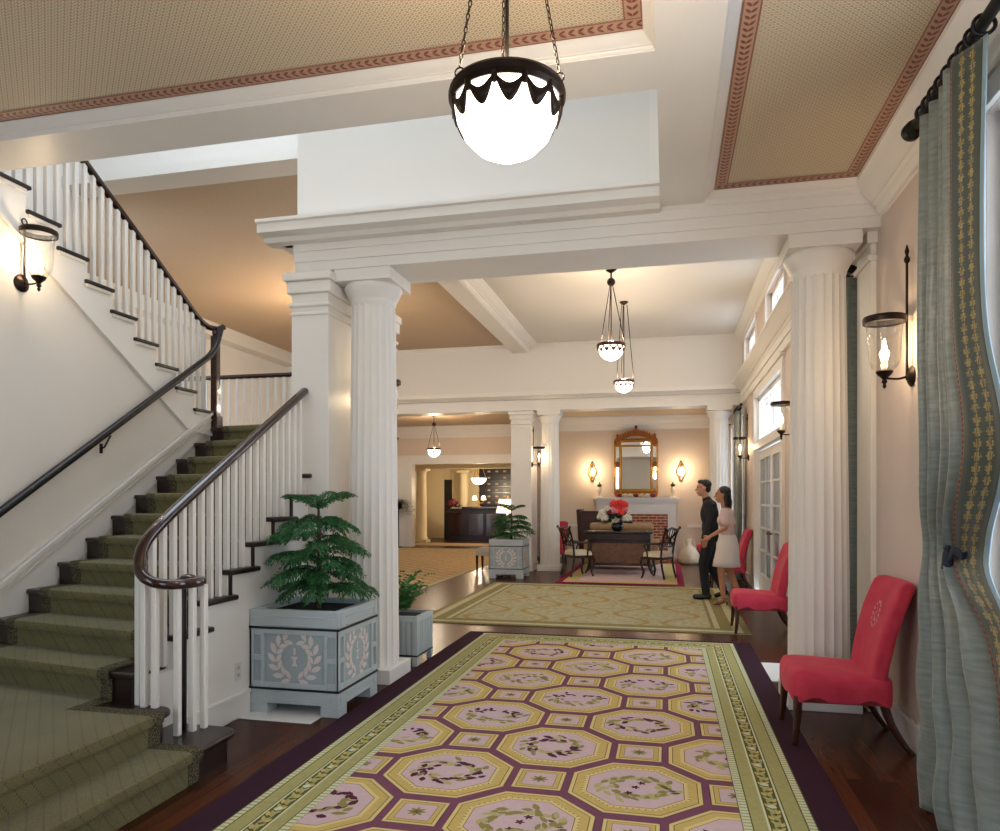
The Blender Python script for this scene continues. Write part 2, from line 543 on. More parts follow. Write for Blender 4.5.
    def leaf(s, base, d, nrm, L, W, mi=0, bend=0):
        base = Vector(base); d = Vector(d).normalized(); nrm = Vector(nrm)
        sd = d.cross(nrm)
        if sd.length < 1e-5: sd = d.orthogonal()
        sd.normalize(); nn = sd.cross(d)
        m1 = base+d*L*.35+nn*bend*L*.15; m2 = base+d*L*.7+nn*bend*L*.1; tip = base+d*L-nn*bend*L*.1
        s.add([base, m1+sd*W*.5, m2+sd*W*.4, tip, m2-sd*W*.4, m1-sd*W*.5, ], [(0,1,5),(1,2,4,5),(2,3,4)], mi)
        return s
    def build(s, name, mats, parent=None, smooth=35, bevel=0, seg=2, local=False, loc=None):
        if not isinstance(mats, (list, tuple)): mats = [mats]
        vv = s.v
        if parent is not None and not local:
            L, rz = ROOT[parent.name]
            R = Matrix.Rotation(-rz, 3, 'Z')
            vv = [R @ (p-L) for p in s.v]
        elif loc is not None:
            vv = [p-Vector(loc) for p in s.v]
        me = bpy.data.meshes.new(name)
        me.from_pydata([tuple(p) for p in vv], [], s.f)
        for m in mats: me.materials.append(m)
        for i, p in enumerate(me.polygons): p.material_index = s.m[i]
        if s.uv:
            ul = me.uv_layers.new(name='UVMap')
            for lp in me.loops: ul.data[lp.index].uv = s.uv.get(lp.vertex_index, (0, 0))
        if smooth:
            for p in me.polygons: p.use_smooth = True
            me.set_sharp_from_angle(angle=radians(smooth))
        me.update()
        o = bpy.data.objects.new(name, me); COL.objects.link(o)
        if parent is not None:
            o.parent = parent; ROOT[o.name] = ROOT[parent.name]
        else:
            ROOT[o.name] = (Vector(loc) if loc is not None else Vector((0,0,0)), 0)
            if loc is not None: o.location = loc
        if bevel:
            b = o.modifiers.new('bevel', 'BEVEL'); b.width = bevel; b.segments = seg; b.limit_method = 'ANGLE'; b.angle_limit = radians(40)
            b.harden_normals = False
        return o

def thing(name, label, cat, loc=(0,0,0), rz=0, group=None, kind=None):
    o = bpy.data.objects.new(name, None); COL.objects.link(o)
    o.location = loc; o.rotation_euler = (0, 0, rz); o.empty_display_size = .1
    ROOT[o.name] = (Vector(loc), rz)
    tag(o, label, cat, group, kind)
    return o

def tag(o, label, cat, group=None, kind=None):
    o['label'] = label; o['category'] = cat
    if group: o['group'] = group
    if kind: o['kind'] = kind
    return o

def struct(name, mb, mat, parent=None, smooth=35, bevel=0):
    o = mb.build(name, mat, parent, smooth=smooth, bevel=bevel)
    if parent is None: o['kind'] = 'structure'
    return o

def copy_tree(o, parent=None):
    c = o.copy(); COL.objects.link(c)
    if parent is not None: c.parent = parent
    for ch in list(o.children): copy_tree(ch, c)
    return c

def place(root, loc, rz, label, group=None):
    c = copy_tree(root); c.location = loc; c.rotation_euler = (0, 0, rz); c['label'] = label
    ROOT[c.name] = (Vector(loc), rz)
    if group: c['group'] = group
    return c

def catmull(pts, k=6):
    pts = [Vector(p) for p in pts]; out = []
    for i in range(len(pts)-1):
        p0 = pts[max(i-1, 0)]; p1 = pts[i]; p2 = pts[i+1]; p3 = pts[min(i+2, len(pts)-1)]
        for j in range(k):
            t = j/k
            out.append(.5*((2*p1)+(p2-p0)*t+(2*p0-5*p1+4*p2-p3)*t*t+(3*p1-p0-3*p2+p3)*t**3))
    out.append(pts[-1]); return out

def sup(c, u, v, a, b, n=20, p=4):
    c = Vector(c); u = Vector(u); v = Vector(v); r = []
    for k in range(n):
        t = 2*pi*(k+.5)/n; ct, st = cos(t), sin(t)
        r.append(c+u*a*math.copysign(abs(ct)**(2/p), ct)+v*b*math.copysign(abs(st)**(2/p), st))
    return r

def solid(o):
    """bake an object's modifiers into its mesh"""
    dg = bpy.context.evaluated_depsgraph_get(); dg.update()
    me = bpy.data.meshes.new_from_object(o.evaluated_get(dg))
    for p in me.polygons: p.use_smooth = True
    o.modifiers.clear(); o.data = me
    return o

# ------------------------------------------------------------------ the setting
FY0, FY1 = -1.6, 27.4
struct('floor', MB().box(-9.6, 1.45, FY0, FY1, -.1, 0), M['floor'])

def wall_grid(name, mat, xa, xb, y0, y1, z0, z1, holes):
    """wall in a plane x = const with rectangular openings"""
    ys = sorted({y0, y1, *[h[0] for h in holes], *[h[1] for h in holes]})
    zs = sorted({z0, z1, *[h[2] for h in holes], *[h[3] for h in holes]})
    ys = [y for y in ys if y0 <= y <= y1]; zs = [z for z in zs if z0 <= z <= z1]
    m = MB()
    for i in range(len(ys)-1):
        run = None
        for j in range(len(zs)-1):
            cy, cz = (ys[i]+ys[i+1])/2, (zs[j]+zs[j+1])/2
            if any(h[0] < cy < h[1] and h[2] < cz < h[3] for h in holes):
                continue
            m.box(xa, xb, ys[i], ys[i+1], zs[j], zs[j+1])
    return struct(name, m, mat)

WX = 1.45; CZ_ = 3.74
W1 = (2.0, 3.78, .25, 3.3); W2 = (6.22, 7.9, .3, 3.15); D1 = (9.8, 12.7, 0, 3.2); W3 = (14.5, 14.95, .3, 3.15); W4 = (15.75, 17.2, .3, 3.15)
C1 = (6.7, 8.4, 3.92, 4.55); C2 = (9.6, 11.3, 3.92, 4.55); C3 = (12.6, 14.3, 3.92, 4.55)
wall_grid('wall_right', M['pinkwall'], WX, WX+.2, FY0, 19.1, 0, 5.0, [W1, W2, D1, W3, W4, C1, C2, C3])

def window(idx, h, mull, bars, sill=True, cas=.11):
    y0, y1, z0, z1 = h
    root = MB()
    for a, b, c, d in ((y0-cas, y0, z0-cas, z1+cas), (y1, y1+cas, z0-cas, z1+cas), (y0, y1, z1, z1+cas), (y0, y1, z0-cas, z0)):
        root.box(WX-.03, WX, a, b, c, d)
    w = struct(f'window_{idx}', root, M['white'], bevel=.004)
    fr = MB()
    for a, b, c, d in ((y0, y0+.06, z0, z1), (y1-.06, y1, z0, z1), (y0, y1, z1-.06, z1), (y0, y1, z0, z0+.06)):
        fr.box(WX+.06, WX+.12, a, b, c, d)
    for k in range(1, mull):
        y = y0+(y1-y0)*k/mull; fr.box(WX+.07, WX+.11, y-.018, y+.018, z0, z1)
    for k in range(1, bars):
        z = z0+(z1-z0)*k/bars; fr.box(WX+.07, WX+.11, y0, y1, z-.018, z+.018)
    fr.build('window_frame', M['white'], w)
    MB().box(WX+.085, WX+.089, y0, y1, z0, z1).build('window_pane', M['pane'], w)
    return w
window(1, W1, 2, 4); window(2, W2, 2, 4); window(3, W3, 1, 4); window(4, W4, 2, 4)
for i, c in enumerate((C1, C2, C3)): window(5+i, c, 3, 1, cas=.05)

# french door with transom in the right wall
y0, y1, z0, z1 = D1
d = MB()
for a, b, c, e in ((y0-.13, y0+.008, 0, z1+.13), (y1-.008, y1+.13, 0, z1+.13), (y0+.008, y1-.008, z1-.008, z1+.13), (y0+.008, y1-.008, 2.32, 2.44)):
    d.box(WX-.035, WX+.12, a, b, c, e)
d.box(WX-.06, WX, y0-.17, y1+.17, z1+.13, z1+.18)
door = struct('door_1', d, M['white'], bevel=.004)
fr = MB()
for a, b, c, e in ((y0, y0+.07, 2.44, z1), (y1-.07, y1, 2.44, z1), (y0, y1, z1-.07, z1), (y0, y1, 2.44, 2.5), ((y0+y1)/2-.03, (y0+y1)/2+.03, 2.44, z1)):
    fr.box(WX+.04, WX+.09, a, b, c, e)
fr.build('transom_frame', M['white'], door)
MB().box(WX+.06, WX+.064, y0, y1, 2.44, z1).build('transom_pane', M['pane'], door)
def door_leaf(ya, yb, ang, hinge):
    m = MB(); g = MB()
    def T(t, x, z): # t along the leaf from the hinge
        c, s_ = cos(ang), sin(ang); sg = 1 if yb > ya else -1
        return V(WX+.07 - s_*t + x*c, ya + sg*c*t + x*s_*sg, z)
    L = abs(yb-ya)
    def bx(t0, t1, za, zb, x0=-.02, x1=.02, mm=m):
        mm.add([T(t0,x0,za),T(t1,x0,za),T(t1,x1,za),T(t0,x1,za),T(t0,x0,zb),T(t1,x0,zb),T(t1,x1,zb),T(t0,x1,zb)],
               [(3,2,1,0),(4,5,6,7),(0,1,5,4),(1,2,6,5),(2,3,7,6),(3,0,4,7)])
    bx(0, .11, .01, 2.3); bx(L-.11, L, .01, 2.3); bx(.11, L-.11, .01, .3); bx(.11, L-.11, 2.16, 2.3)
    for k in range(1, 5): bx(.11, L-.11, .3+1.86*k/5-.015, .3+1.86*k/5+.015, -.015, .015)
    bx(L/2-.015, L/2+.015, .3, 2.16, -.015, .015)
    lf = m.build('door_leaf', M['white'], door)
    bx(.11, L-.11, .3, 2.16, -.003, .003, g); g.build('door_pane', M['pane'], lf)
    g2 = MB(); bx(.1, L-.1, .28, 2.18, .018, .022, g2); g2.build('dimming_sheer', M['sheer'], lf)  # sheer layer added behind the panes to dim the daylight
    hd = MB(); hd.cap(T(L-.06, -.02, 1.0), T(L-.06, -.07, 1.0), .011, .011, 8); hd.cap(T(L-.06, -.07, 1.0), T(L-.17, -.07, 1.0), .009, .008, 8)
    hd.build('door_handle', M['iron'], lf)
door_leaf(y1-.01, (y0+y1)/2+.01, 0, 1)
door_leaf(y0+.01, (y0+y1)/2-.01, radians(0), 0)

# spine wall under the upper flight of the staircase
RISE, GO = .1715, .27
LZ = 13*RISE
SX = -4.53
def uy(k): return 6.48-GO*(k-1)          # nosing front of step k of the upper flight
def uz(k): return LZ+RISE*k
prof = [(6.5, 0), (6.5, LZ)]
for k in range(1, 11):
    prof += [(uy(k)-.02, uz(k-1)), (uy(k)-.02, uz(k)-.03)]
prof += [(3.9, uz(10)-.03), (3.9, 3.74), (FY0, 3.74), (FY0, 0)]
struct('wall_stair', MB().prism(prof, 'x', SX-.16, SX), M['wall'])
# white string board on that wall
sb = []
for k in range(1, 11): sb += [(uy(k)-.02, uz(k-1)), (uy(k)-.02, uz(k)-.03)]
sb = [(6.5, LZ)] + sb + [(3.9, uz(10)-.03)]
low = [(3.9, uz(1)+(6.48-3.9)*.635-.34), (4.05, uz(1)+(6.48-4.05)*.635-.42), (4.3, uz(1)+(6.48-4.3)*.635-.43), (6.12, uz(1)+(6.48-6.12)*.635-.43), (6.5, LZ-.05)]
t1 = MB().prism(sb+low, 'x', SX, SX+.016)
bar_pts = [(y, z) for y, z in low]
for i in range(len(low)-1):
    (ya, za), (yb, zb) = low[i], low[i+1]
    t1.add([(SX, ya, za-.03), (SX+.028, ya, za-.03), (SX+.028, ya, za), (SX, ya, za), (SX, yb, zb-.03), (SX+.028, yb, zb-.03), (SX+.028, yb, zb), (SX, yb, zb)],
           [(0,1,2,3),(7,6,5,4),(0,4,5,1),(1,5,6,2),(2,6,7,3)])
struct('trim_1', t1, M['white'])
# skirting of the lower flight on the same wall
def ny(n): return 3.74+GO*(n-3)          # nosing front of step n of the lower flight
def nz(n): return RISE*n
SK = .265/1.6
def sk_(x): return -(x+4.46)*SK               # the treads run slightly towards the hall at their open end
def nyo(n): return ny(n)+sk_(-2.86)
def slab(m, x0, x1, ya, yb, z0, z1, yb1=None):
    return m.prism([(x0, ya+sk_(x0)), (x1, ya+sk_(x1)), (x1, yb1 if yb1 is not None else yb+sk_(x1)), (x0, yb+sk_(x0))], 'z', z0, z1)
sk = [(2.0, .3), (2.0, .62), (3.3, .62), (3.75, .72), (6.05, 2.15), (6.46, LZ+.17), (6.46, LZ), (3.74, .3)]
t2 = MB().prism(sk, 'x', SX, SX+.02)
for (a, b) in (((3.75, .72), (6.05, 2.15)), ((2.0, .62), (3.3, .62)), ((3.3, .62), (3.75, .72)), ((6.05, 2.15), (6.46, LZ+.17))):
    for off, w, x in ((0, .035, .045), (-.075, .016, .03)):
        t2.add([(SX, a[0], a[1]+off-w), (SX+x, a[0], a[1]+off-w), (SX+x, a[0], a[1]+off), (SX, a[0], a[1]+off),
                (SX, b[0], b[1]+off-w), (SX+x, b[0], b[1]+off-w), (SX+x, b[0], b[1]+off), (SX, b[0], b[1]+off)],
               [(0,1,2,3),(7,6,5,4),(0,4,5,1),(1,5,6,2),(2,6,7,3)])
struct('baseboard_stair', t2, M['white'])

# unseen front wall behind the viewpoint, added with two windows to cut frontal daylight
m = MB()
for xa, xb in ((-6.2, -4.2), (-2.5, -.3), (1.2, WX)): m.box(xa, xb, FY0-.15, FY0, 0, CZ_)
for xa, xb in ((-4.2, -2.5), (-.3, 1.2)):
    m.box(xa, xb, FY0-.15, FY0, 0, .2); m.box(xa, xb, FY0-.15, FY0, 3.3, CZ_)
struct('wall_front', m, M['wall'])
for i, (xa, xb) in enumerate(((-4.2, -2.5), (-.3, 1.2))):
    m = MB()
    for a, b, c, d_ in ((xa-.1, xa, .1, 3.4), (xb, xb+.1, .1, 3.4), (xa, xb, 3.3, 3.4), (xa, xb, .1, .2)): m.box(a, b, FY0, FY0+.03, c, d_)
    w = struct(f'window_{i+10}', m, M['white'], bevel=.004)
    m = MB()
    for k in range(4):
        x = xa+.03+(xb-xa-.06)*k/3; m.box(x-.025, x+.025, FY0-.1, FY0-.05, .2, 3.3)
    for k in range(6):
        z = .23+3.04*k/5; m.box(xa, xb, FY0-.1, FY0-.05, z-.02, z+.02)
    m.build('window_frame', M['white'], w)
    MB().box(xa, xb, FY0-.08, FY0-.076, .2, 3.3).build('window_pane', M['pane'], w)

# ceilings
CZ = 3.72
struct('ceiling', MB().box(-6.2, -.02, FY0, 3.55, CZ, CZ+.1), M['paper'])
struct('ceiling_right', MB().box(.25, WX, FY0, 5.45, CZ, CZ+.1), M['paper'])
struct('ceiling_hall', MB().box(-3.0, WX, 6.0, 15.1, 4.8, 4.9), M['offwhite'])
struct('ceiling_lounge', MB().box(-8.6, -3.0, 6.65, 15.1, 4.8, 4.9), M['tan'])
struct('ceiling_fireplace', MB().box(-3.2, WX, 15.3, 19.0, 3.68, 3.78), M['tanlight'])
struct('ceiling_lobby', MB().box(-9.6, -3.1, 15.3, 22.1, 3.85, 3.95), M['tan'])
struct('ceiling_reception', MB().box(-9.6, -2.9, 22.2, 27.4, 3.1, 3.2), M['cream'])

# printed paper borders of the two front ceilings
def paper_border(name, x0, x1, y0, y1, sides):
    m = MB(); w = .085
    def strip(a, b, inward):
        a = V(*a); b = V(*b); d = (b-a); L = d.length; d.normalize(); i = V(*inward)
        z = V(0, 0, -.002)
        m.add([a+z, b+z, b+i*w+z, a+i*w+z], [(0,1,2,3)], 0)
        for o_, t_ in ((0, .007), (w-.007, .007)):
            m.add([a+i*o_+2*z, b+i*o_+2*z, b+i*(o_+t_)+2*z, a+i*(o_+t_)+2*z], [(0,1,2,3)], 2)
        n = int(L/.045)
        for k in range(n):
            p = a+d*(k+.3)*L/n+i*w*.5+2*z
            for sgn in (-1, 1):
                m.leaf(p, d+i*sgn*.75, (0, 0, 1), .044, .017, 1)
    if 'n' in sides: strip((x0, y1, CZ), (x1, y1, CZ), (0, -1, 0))
    if 'e' in sides: strip((x1, y1-w, CZ), (x1, y0, CZ), (-1, 0, 0))
    if 'w' in sides: strip((x0, y1-w, CZ), (x0, y0, CZ), (1, 0, 0))
    return struct(name, m, [M['border'], M['border_red'], M['border_line']], smooth=0)
paper_border('trim_2', -4.4, -.11, .8, 3.45, 'ne')
paper_border('trim_3', .33, 1.27, 1.2, 5.36, 'new')

# crown mouldings: profile given as (distance from the wall, height)
def crown(name, axis, wall, sgn, a0, a1, ztop, h, d, mat='white', m=None, parent=None):
    steps = [(0, 0), (d, 0), (d, -.12*h), (.9*d, -.16*h), (.8*d, -.3*h), (.55*d, -.5*h), (.38*d, -.6*h), (.38*d, -.66*h), (.26*d, -.7*h), (.22*d, -.84*h), (.1*d, -.9*h), (.1*d, -h), (0, -h)]
    pl = [(wall+sgn*p, ztop+q) for p, q in steps]
    mm = m or MB()
    mm.prism(pl, 'x' if axis == 'x' else 'y', a0, a1)
    if m is None: return struct(name, mm, M[mat], smooth=50)

crown('trim_4', 'y', WX, -1, FY0, 5.44, CZ, .27, .18)          # right bay along the wall
m = MB(); crown('', 'y', .25, 1, FY0, 5.44, CZ, .06, .075, m=m); crown('', 'x', 5.45, -1, .25, WX, CZ, .07, .09, m=m)
struct('trim_5', m, M['white'], smooth=50)
m = MB(); crown('', 'x', 3.55, -1, -4.46, -.05, CZ, .06, .095, m=m); crown('', 'y', -.05, -1, FY0, 3.55, CZ, .06, .06, m=m)
struct('trim_6', m, M['white'], smooth=50)

# beams of the front hall and the walls of the light well above
struct('trim_7', MB().box(-.05, .25, FY0, 5.45, 3.66, 3.9), M['white'])
struct('trim_8', MB().box(-6.2, -.05, 3.55, 3.87, 3.66, 3.9), M['white'])
struct('wall_well', MB().box(-.05, .25, 3.87, 5.45, 3.9, 6.3).box(-6.2, .25, 3.55, 3.87, 3.9, 6.3).box(-6.4, -6.2, 3.55, 6.65, 0, 6.3), M['offwhite'])
struct('wall_upper', MB().box(-3.02, .25, 5.5, 6.0, 3.66, 6.3), M['offwhite'])
struct('ceiling_well_mask', MB().box(-6.4, -5.4, 3.55, 6.65, 6.3, 6.4).box(-.8, .25, 3.55, 6.65, 6.3, 6.4).box(-5.4, -.8, 3.55, 4.2, 6.3, 6.4).box(-5.4, -.8, 6.0, 6.65, 6.3, 6.4), M['offwhite'])  # unseen slab added to narrow the sky opening and dim the well
# framed panel on the upper wall
m = MB()
m.box(-3.02, -.05, 5.47, 5.5, 3.76, 3.8).box(-.13, -.05, 5.45, 5.5, 3.76, 6.0).box(-3.02, -.05, 5.45, 5.5, 5.0, 5.1)
struct('trim_9', m, M['white'])
m = MB().box(-6.2, -3.02, 6.35, 6.65, 4.8, 6.3).box(-6.2, -3.02, 6.33, 6.35, 4.8, 4.9)
struct('trim_10', m, M['offwhite'])

# entablature over the first row of columns
def entab(name, x0, x1, yf, yb, z0=3.4, z1=3.66):
    h = z1-z0
    pl = [(yf+.02, z0), (yf+.02, z0+.3*h), (yf+.008, z0+.3*h), (yf+.008, z0+.62*h), (yf-.004, z0+.62*h), (yf-.004, z0+.9*h), (yf-.016, z0+.93*h), (yf-.016, z1), (yb+.016, z1), (yb+.016, z0+.93*h), (yb+.004, z0+.9*h), (yb+.004, z0+.62*h), (yb-.008, z0+.62*h), (yb-.008, z0+.3*h), (yb-.02, z0+.3*h), (yb-.02, z0)]
    return struct(name, MB().prism(pl, 'x', x0, x1), M['white'], smooth=0)
entab('trim_11', -3.03, WX, 5.45, 6.0)
m = MB()
cp = [(5.5, 3.62), (5.36, 3.62), (5.33, 3.65), (5.24, 3.665), (5.24, 3.735), (5.21, 3.74), (5.21, 3.765), (5.5, 3.79)]
m.prism(cp, 'x', -3.24, -.05)
m.prism([(-3.0+(5.45-a)*-.95-.03, b) for a, b in cp][::-1], 'y', 5.45, 6.2)
struct('trim_12', m, M['white'], smooth=30)
# second row
entab('trim_13', -8.6, WX, 15.0, 15.5)
m = MB()
cp2 = [(15.02, 3.62), (14.86, 3.62), (14.82, 3.66), (14.76, 3.68), (14.76, 3.77), (15.02, 3.8)]
m.prism(cp2, 'x', -8.6, WX)
struct('trim_14', m, M['white'], smooth=30)
struct('wall_frieze', MB().box(-8.6, WX, 15.02, 15.4, 3.66, 4.9), M['offwhite'])
crown('trim_15', 'x', 15.02, -1, -8.6, WX, 4.8, .08, .06)
# beam between the hall and the lounge, with its crown
m = MB().box(-3.2, -2.88, 6.0, 15.02, 4.62, 4.82)
crown('', 'y', -2.88, 1, 6.0, 15.02, 4.8, .17, .2, m=m)
struct('trim_16', m, M['white'], smooth=50)
# right side of the hall: crown, ledge and architrave under the clerestory
m = MB(); crown('', 'y', WX, -1, 6.0, 15.02, 4.8, .2, .16, m=m)
struct('trim_17', m, M['white'], smooth=50)
m = MB(); crown('', 'y', WX, -1, 6.0, 15.0, 3.8, .2, .2, m=m); m.box(WX-.05, WX, 6.0, 15.0, 3.36, 3.6)
m.box(WX-.07, WX, 6.0, 15.0, 3.47, 3.5)
struct('trim_18', m, M['white'], smooth=50)
# far side of the lounge
struct('trim_19', MB().box(-8.6, -8.2, 6.5, 15.0, 4.55, 4.82).box(-8.75, -8.5, 6.5, 15.0, 0, 4.9), M['white'])
struct('wall_lounge', MB().box(-8.6, -4.62, 8.3, 8.42, 0, 2.1), M['wall'])

# pilasters and baseboard on the right wall
m = MB()
for ya, yb in ((5.58, 5.96), (15.0, 15.5)):
    m.box(WX-.04, WX, ya, yb, 0, 3.4); m.box(WX-.06, WX, ya-.02, yb+.02, 3.2, 3.24); m.box(WX-.07, WX, ya-.03, yb+.03, 3.32, 3.4); m.box(WX-.06, WX, ya-.02, yb+.02, 0, .16)
struct('trim_20', m, M['white'], bevel=.004)
m = MB()
for ya, yb in ((FY0, 5.48), (6.02, 9.66), (12.84, 14.98), (15.52, 18.9)):
    m.box(WX-.022, WX, ya, yb, 0, .15); m.box(WX-.03, WX, ya, yb, .15, .175)
struct('baseboard_right', m, M['white'], bevel=.004)
m = MB().box(.47, .9, 0, .02, 0, .02)

# fireplace room
BY = 18.95
struct('wall_back', MB().box(-3.25, WX, BY, BY+.15, 0, 3.8), M['peach'])
struct('wall_inner', MB().box(-3.25, -3.05, 15.62, BY, 0, 3.8), M['wall'])
m = MB().box(-3.05, -3.02, 16.7, 18.2, 0, 2.7)
for ya, yb in ((16.85, 17.4), (17.5, 18.05)):
    for za, zb in ((.25, 1.1), (1.25, 2.5)): m.box(-3.02, -3.01, ya, yb, za, zb)
struct('door_3', m, M['leg'], bevel=.004)
m = MB(); crown('', 'x', BY, -1, -3.05, WX, 3.68, .36, .2, m=m); struct('trim_21', m, M['white'], smooth=50)
m = MB().box(-3.05, -1.8, BY-.025, BY, 0, .16).box(.5, WX, BY-.025, BY, 0, .16).box(.5, WX, BY-.03, BY, .8, .86).box(-3.05, -1.8, BY-.03, BY, .8, .86)
struct('baseboard_back', m, M['white'])
# lobby and reception behind the lounge
struct('wall_lobby', MB().box(-9.6, -8.0, 22.0, 22.2, 0, 2.65).box(-9.6, -2.9, 22.0, 22.2, 2.65, 3.9), M['peach'])
struct('wall_west', MB().box(-9.6, -9.4, 15.0, 27.4, 0, 3.9), M['wall'])
struct('wall_east', MB().box(-3.0, -2.9, BY, 27.4, 0, 3.9), M['wall'])
struct('wall_reception', MB().box(-9.6, -2.9, 27.2, 27.4, 0, 3.2), M['cream'])
m = MB(); crown('', 'x', 22.0, -1, -9.4, -3.0, 3.85, .36, .2, m=m); m.box(-9.4, -3.0, 21.94, 22.0, 2.65, 2.9).box(-9.4, -3.0, 21.9, 22.0, 2.88, 2.93)
struct('trim_22', m, M['white'], smooth=50)
m = MB().box(-9.4, -2.95, 24.2, 24.5, 2.6, 3.1); m.box(-9.4, -2.95, 24.15, 24.2, 2.85, 2.95)
struct('trim_23', m, M['cream'])
# white panelled pilaster at the left of the reception opening
m = MB().box(-8.5, -7.98, 21.85, 22.2, 0, 2.65).box(-8.45, -8.37, 21.83, 21.85, .1, 2.5).box(-8.11, -8.03, 21.83, 21.85, .1, 2.5)
struct('trim_24', m, M['white'])

# string wall (white, cut to the steps) on the open side of the lower flight
OX = -2.88
pl = [(3.56, 0), (3.56, nz(3)-.03)]
for n in range(4, 11): pl += [(nyo(n)+.02, nz(n-1)-.03), (nyo(n)+.02, nz(n)-.03)]
pl += [(5.42, nz(10)-.03), (5.42, 0)]
struct('wall_string', MB().prism(pl, 'x', OX-.08, OX), M['white'])
struct('baseboard_string', MB().box(OX, OX+.018, 3.76, 4.55, 0, .15).box(OX, OX+.026, 3.76, 4.55, .15, .175), M['white'], bevel=.004)
# wall below the landing
struct('wall_landing', MB().box(-6.2, -3.2, 7.75, 7.9, 0, LZ-.2), M['wall'])

# ------------------------------------------------------------------ columns and piers
def fluted(label, x, y, cap_top=3.4, r0=.215, r1=.185):
    t = thing('fluted_column', label, 'column', (x, y, 0), 0, 'white fluted columns of the hall', 'thing')
    MB().box(x-.245, x+.245, y-.245, y+.245, 0, .12).build('plinth', M['white'], t, bevel=.006)
    n = 200; nf = 20
    def fl(a):
        return 1-.052*abs(sin(a*nf/2))**.75 if True else 1
    rings = []
    z0, z1 = .12, cap_top-.26
    for i in range(15):
        q = i/14; z = z0+(z1-z0)*q
        r = r0-(r0-r1)*(q**1.25)
        rings.append([V(x+r*fl(2*pi*k/n)*cos(2*pi*k/n), y+r*fl(2*pi*k/n)*sin(2*pi*k/n), z) for k in range(n)])
    s = MB().loft(rings); s.build('shaft', M['white'], t, smooth=30)
    c = MB().lathe([(r1*.97, z1-.02), (r1, z1), (r1*1.03, z1+.01), (r1*1.03, z1+.025), (r1*1.07, z1+.04), (r1*1.2, z1+.085), (r1*1.3, z1+.12), (r1*1.32, z1+.14), (r1*1.25, z1+.16)], (x, y, 0), 48)
    c.build('capital', M['white'], t, smooth=50)
    MB().box(x-.245, x+.245, y-.245, y+.245, cap_top-.1, cap_top).build('abacus', M['white'], t, bevel=.005)
    return t
fluted('white fluted column behind the large planter, against the square pier by the stairs', -2.43, 5.72)
fluted('white fluted column behind the nearest coral chair, by the curtained window', 1.09, 5.72)
fluted('far white fluted column standing left of the dark console table', -2.44, 15.25)
fluted('far white fluted column at the window wall behind the walking couple', 1.03, 15.25)

def pier(label, x0, x1, y0, y1):
    t = thing('square_pier', label, 'pier', ((x0+x1)/2, (y0+y1)/2, 0), kind='thing')
    MB().box(x0, x1, y0, y1, 0, 3.2).build('shaft', M['white'], t, bevel=.004)
    m = MB().box(x0-.012, x1+.012, y0-.012, y1+.012, 3.02, 3.05).box(x0-.02, x1+.02, y0-.02, y1+.02, 3.09, 3.12)
    m.box(x0-.03, x1+.03, y0-.03, y1+.03, 3.2, 3.3).box(x0-.055, x1+.045, y0-.055, y1+.045, 3.3, 3.37)
    m.build('capital', M['white'], t, bevel=.01)
    m = MB().box(x0-.02, x1+.02, y0-.02, y1+.02, 0, .16).build('base', M['white'], t, bevel=.004)
    return t
pier('white square pier where the lower stair handrail ends', -3.03, -2.7, 5.42, 6.94)
pier('far white square pier behind the smaller Norfolk pine planter', -3.22, -2.78, 14.9, 15.6)

# ------------------------------------------------------------------ staircase
st = thing('staircase', 'dark wood staircase with a low turning landing and thirteen risers', 'staircase', (-3.6, 4.5, 0), kind='thing')
# step 1 and 2: broad curtail steps running along the hall
def round_end(x1, y1, r, xin, yin0, n=8):
    return [(xin, yin0), (x1, yin0)] + [(x1-r+r*cos(a), y1-r+r*sin(a)) for a in [pi/2*k/n for k in range(n+1)]] + [(xin, y1)]
s1 = round_end(-2.45, 3.73, .1, OX, 1.2); s1n = round_end(-2.42, 3.76, .11, OX, 1.2)
s1 = [(-4.44, 1.2)] + s1[1:-1] + [(OX, 3.73), (OX, 3.5), (-4.44, 3.6)]
s1n = [(-4.44, 1.2)] + s1n[1:-1] + [(OX+.005, 3.76), (OX+.005, 3.5), (-4.44, 3.6)]
MB().prism(s1, 'z', 0, RISE-.035).build('riser', M['tread'], st)
MB().prism(s1n, 'z', RISE-.035, RISE).build('tread', M['tread'], st, bevel=.012)
s2 = [(-4.44, 1.2)] + round_end(-2.69, 3.49, .1, OX, 1.2)[1:-1] + [(-2.95, 3.49), (-2.95, 3.55), (-4.44, 3.78)]
s2n = [(-4.44, 1.2)] + round_end(-2.66, 3.52, .11, OX, 1.2)[1:-1] + [(-2.945, 3.52), (-2.945, 3.55), (-4.44, 3.78)]
MB().prism(s2, 'z', RISE, 2*RISE-.035).build('riser', M['tread'], st)
MB().prism(s2n, 'z', 2*RISE-.035, 2*RISE).build('tread', M['tread'], st, bevel=.012)
for n in range(3, 13):
    z0_, z1_ = nz(n)-.035, nz(n)
    m = MB()
    if n == 3: slab(m, SX+.022, -2.94, ny(n), ny(n)+GO+.03, z0_, z1_)
    elif n < 10: slab(m, SX+.022, OX+.045, ny(n), ny(n)+GO+.085, z0_, z1_, min(5.41, ny(n)+GO+.085+sk_(OX)))
    elif n == 10:
        slab(m, SX+.022, -3.04, ny(n), ny(n)+GO+.03, z0_, z1_); m.box(-3.04, OX+.045, nyo(n), 5.41, z0_, z1_)
    else: slab(m, SX+.022, -3.04, ny(n), ny(n)+GO+.03, z0_, z1_)
    m.build('tread', M['tread'], st, bevel=.01)
    xr2 = -2.97 if n == 3 else (OX+.02 if n <= 9 else -3.04)
    slab(MB(), SX+.022, xr2, ny(n)+.025, ny(n)+.045, nz(n-1), nz(n)-.035).build('riser', M['tread'], st)
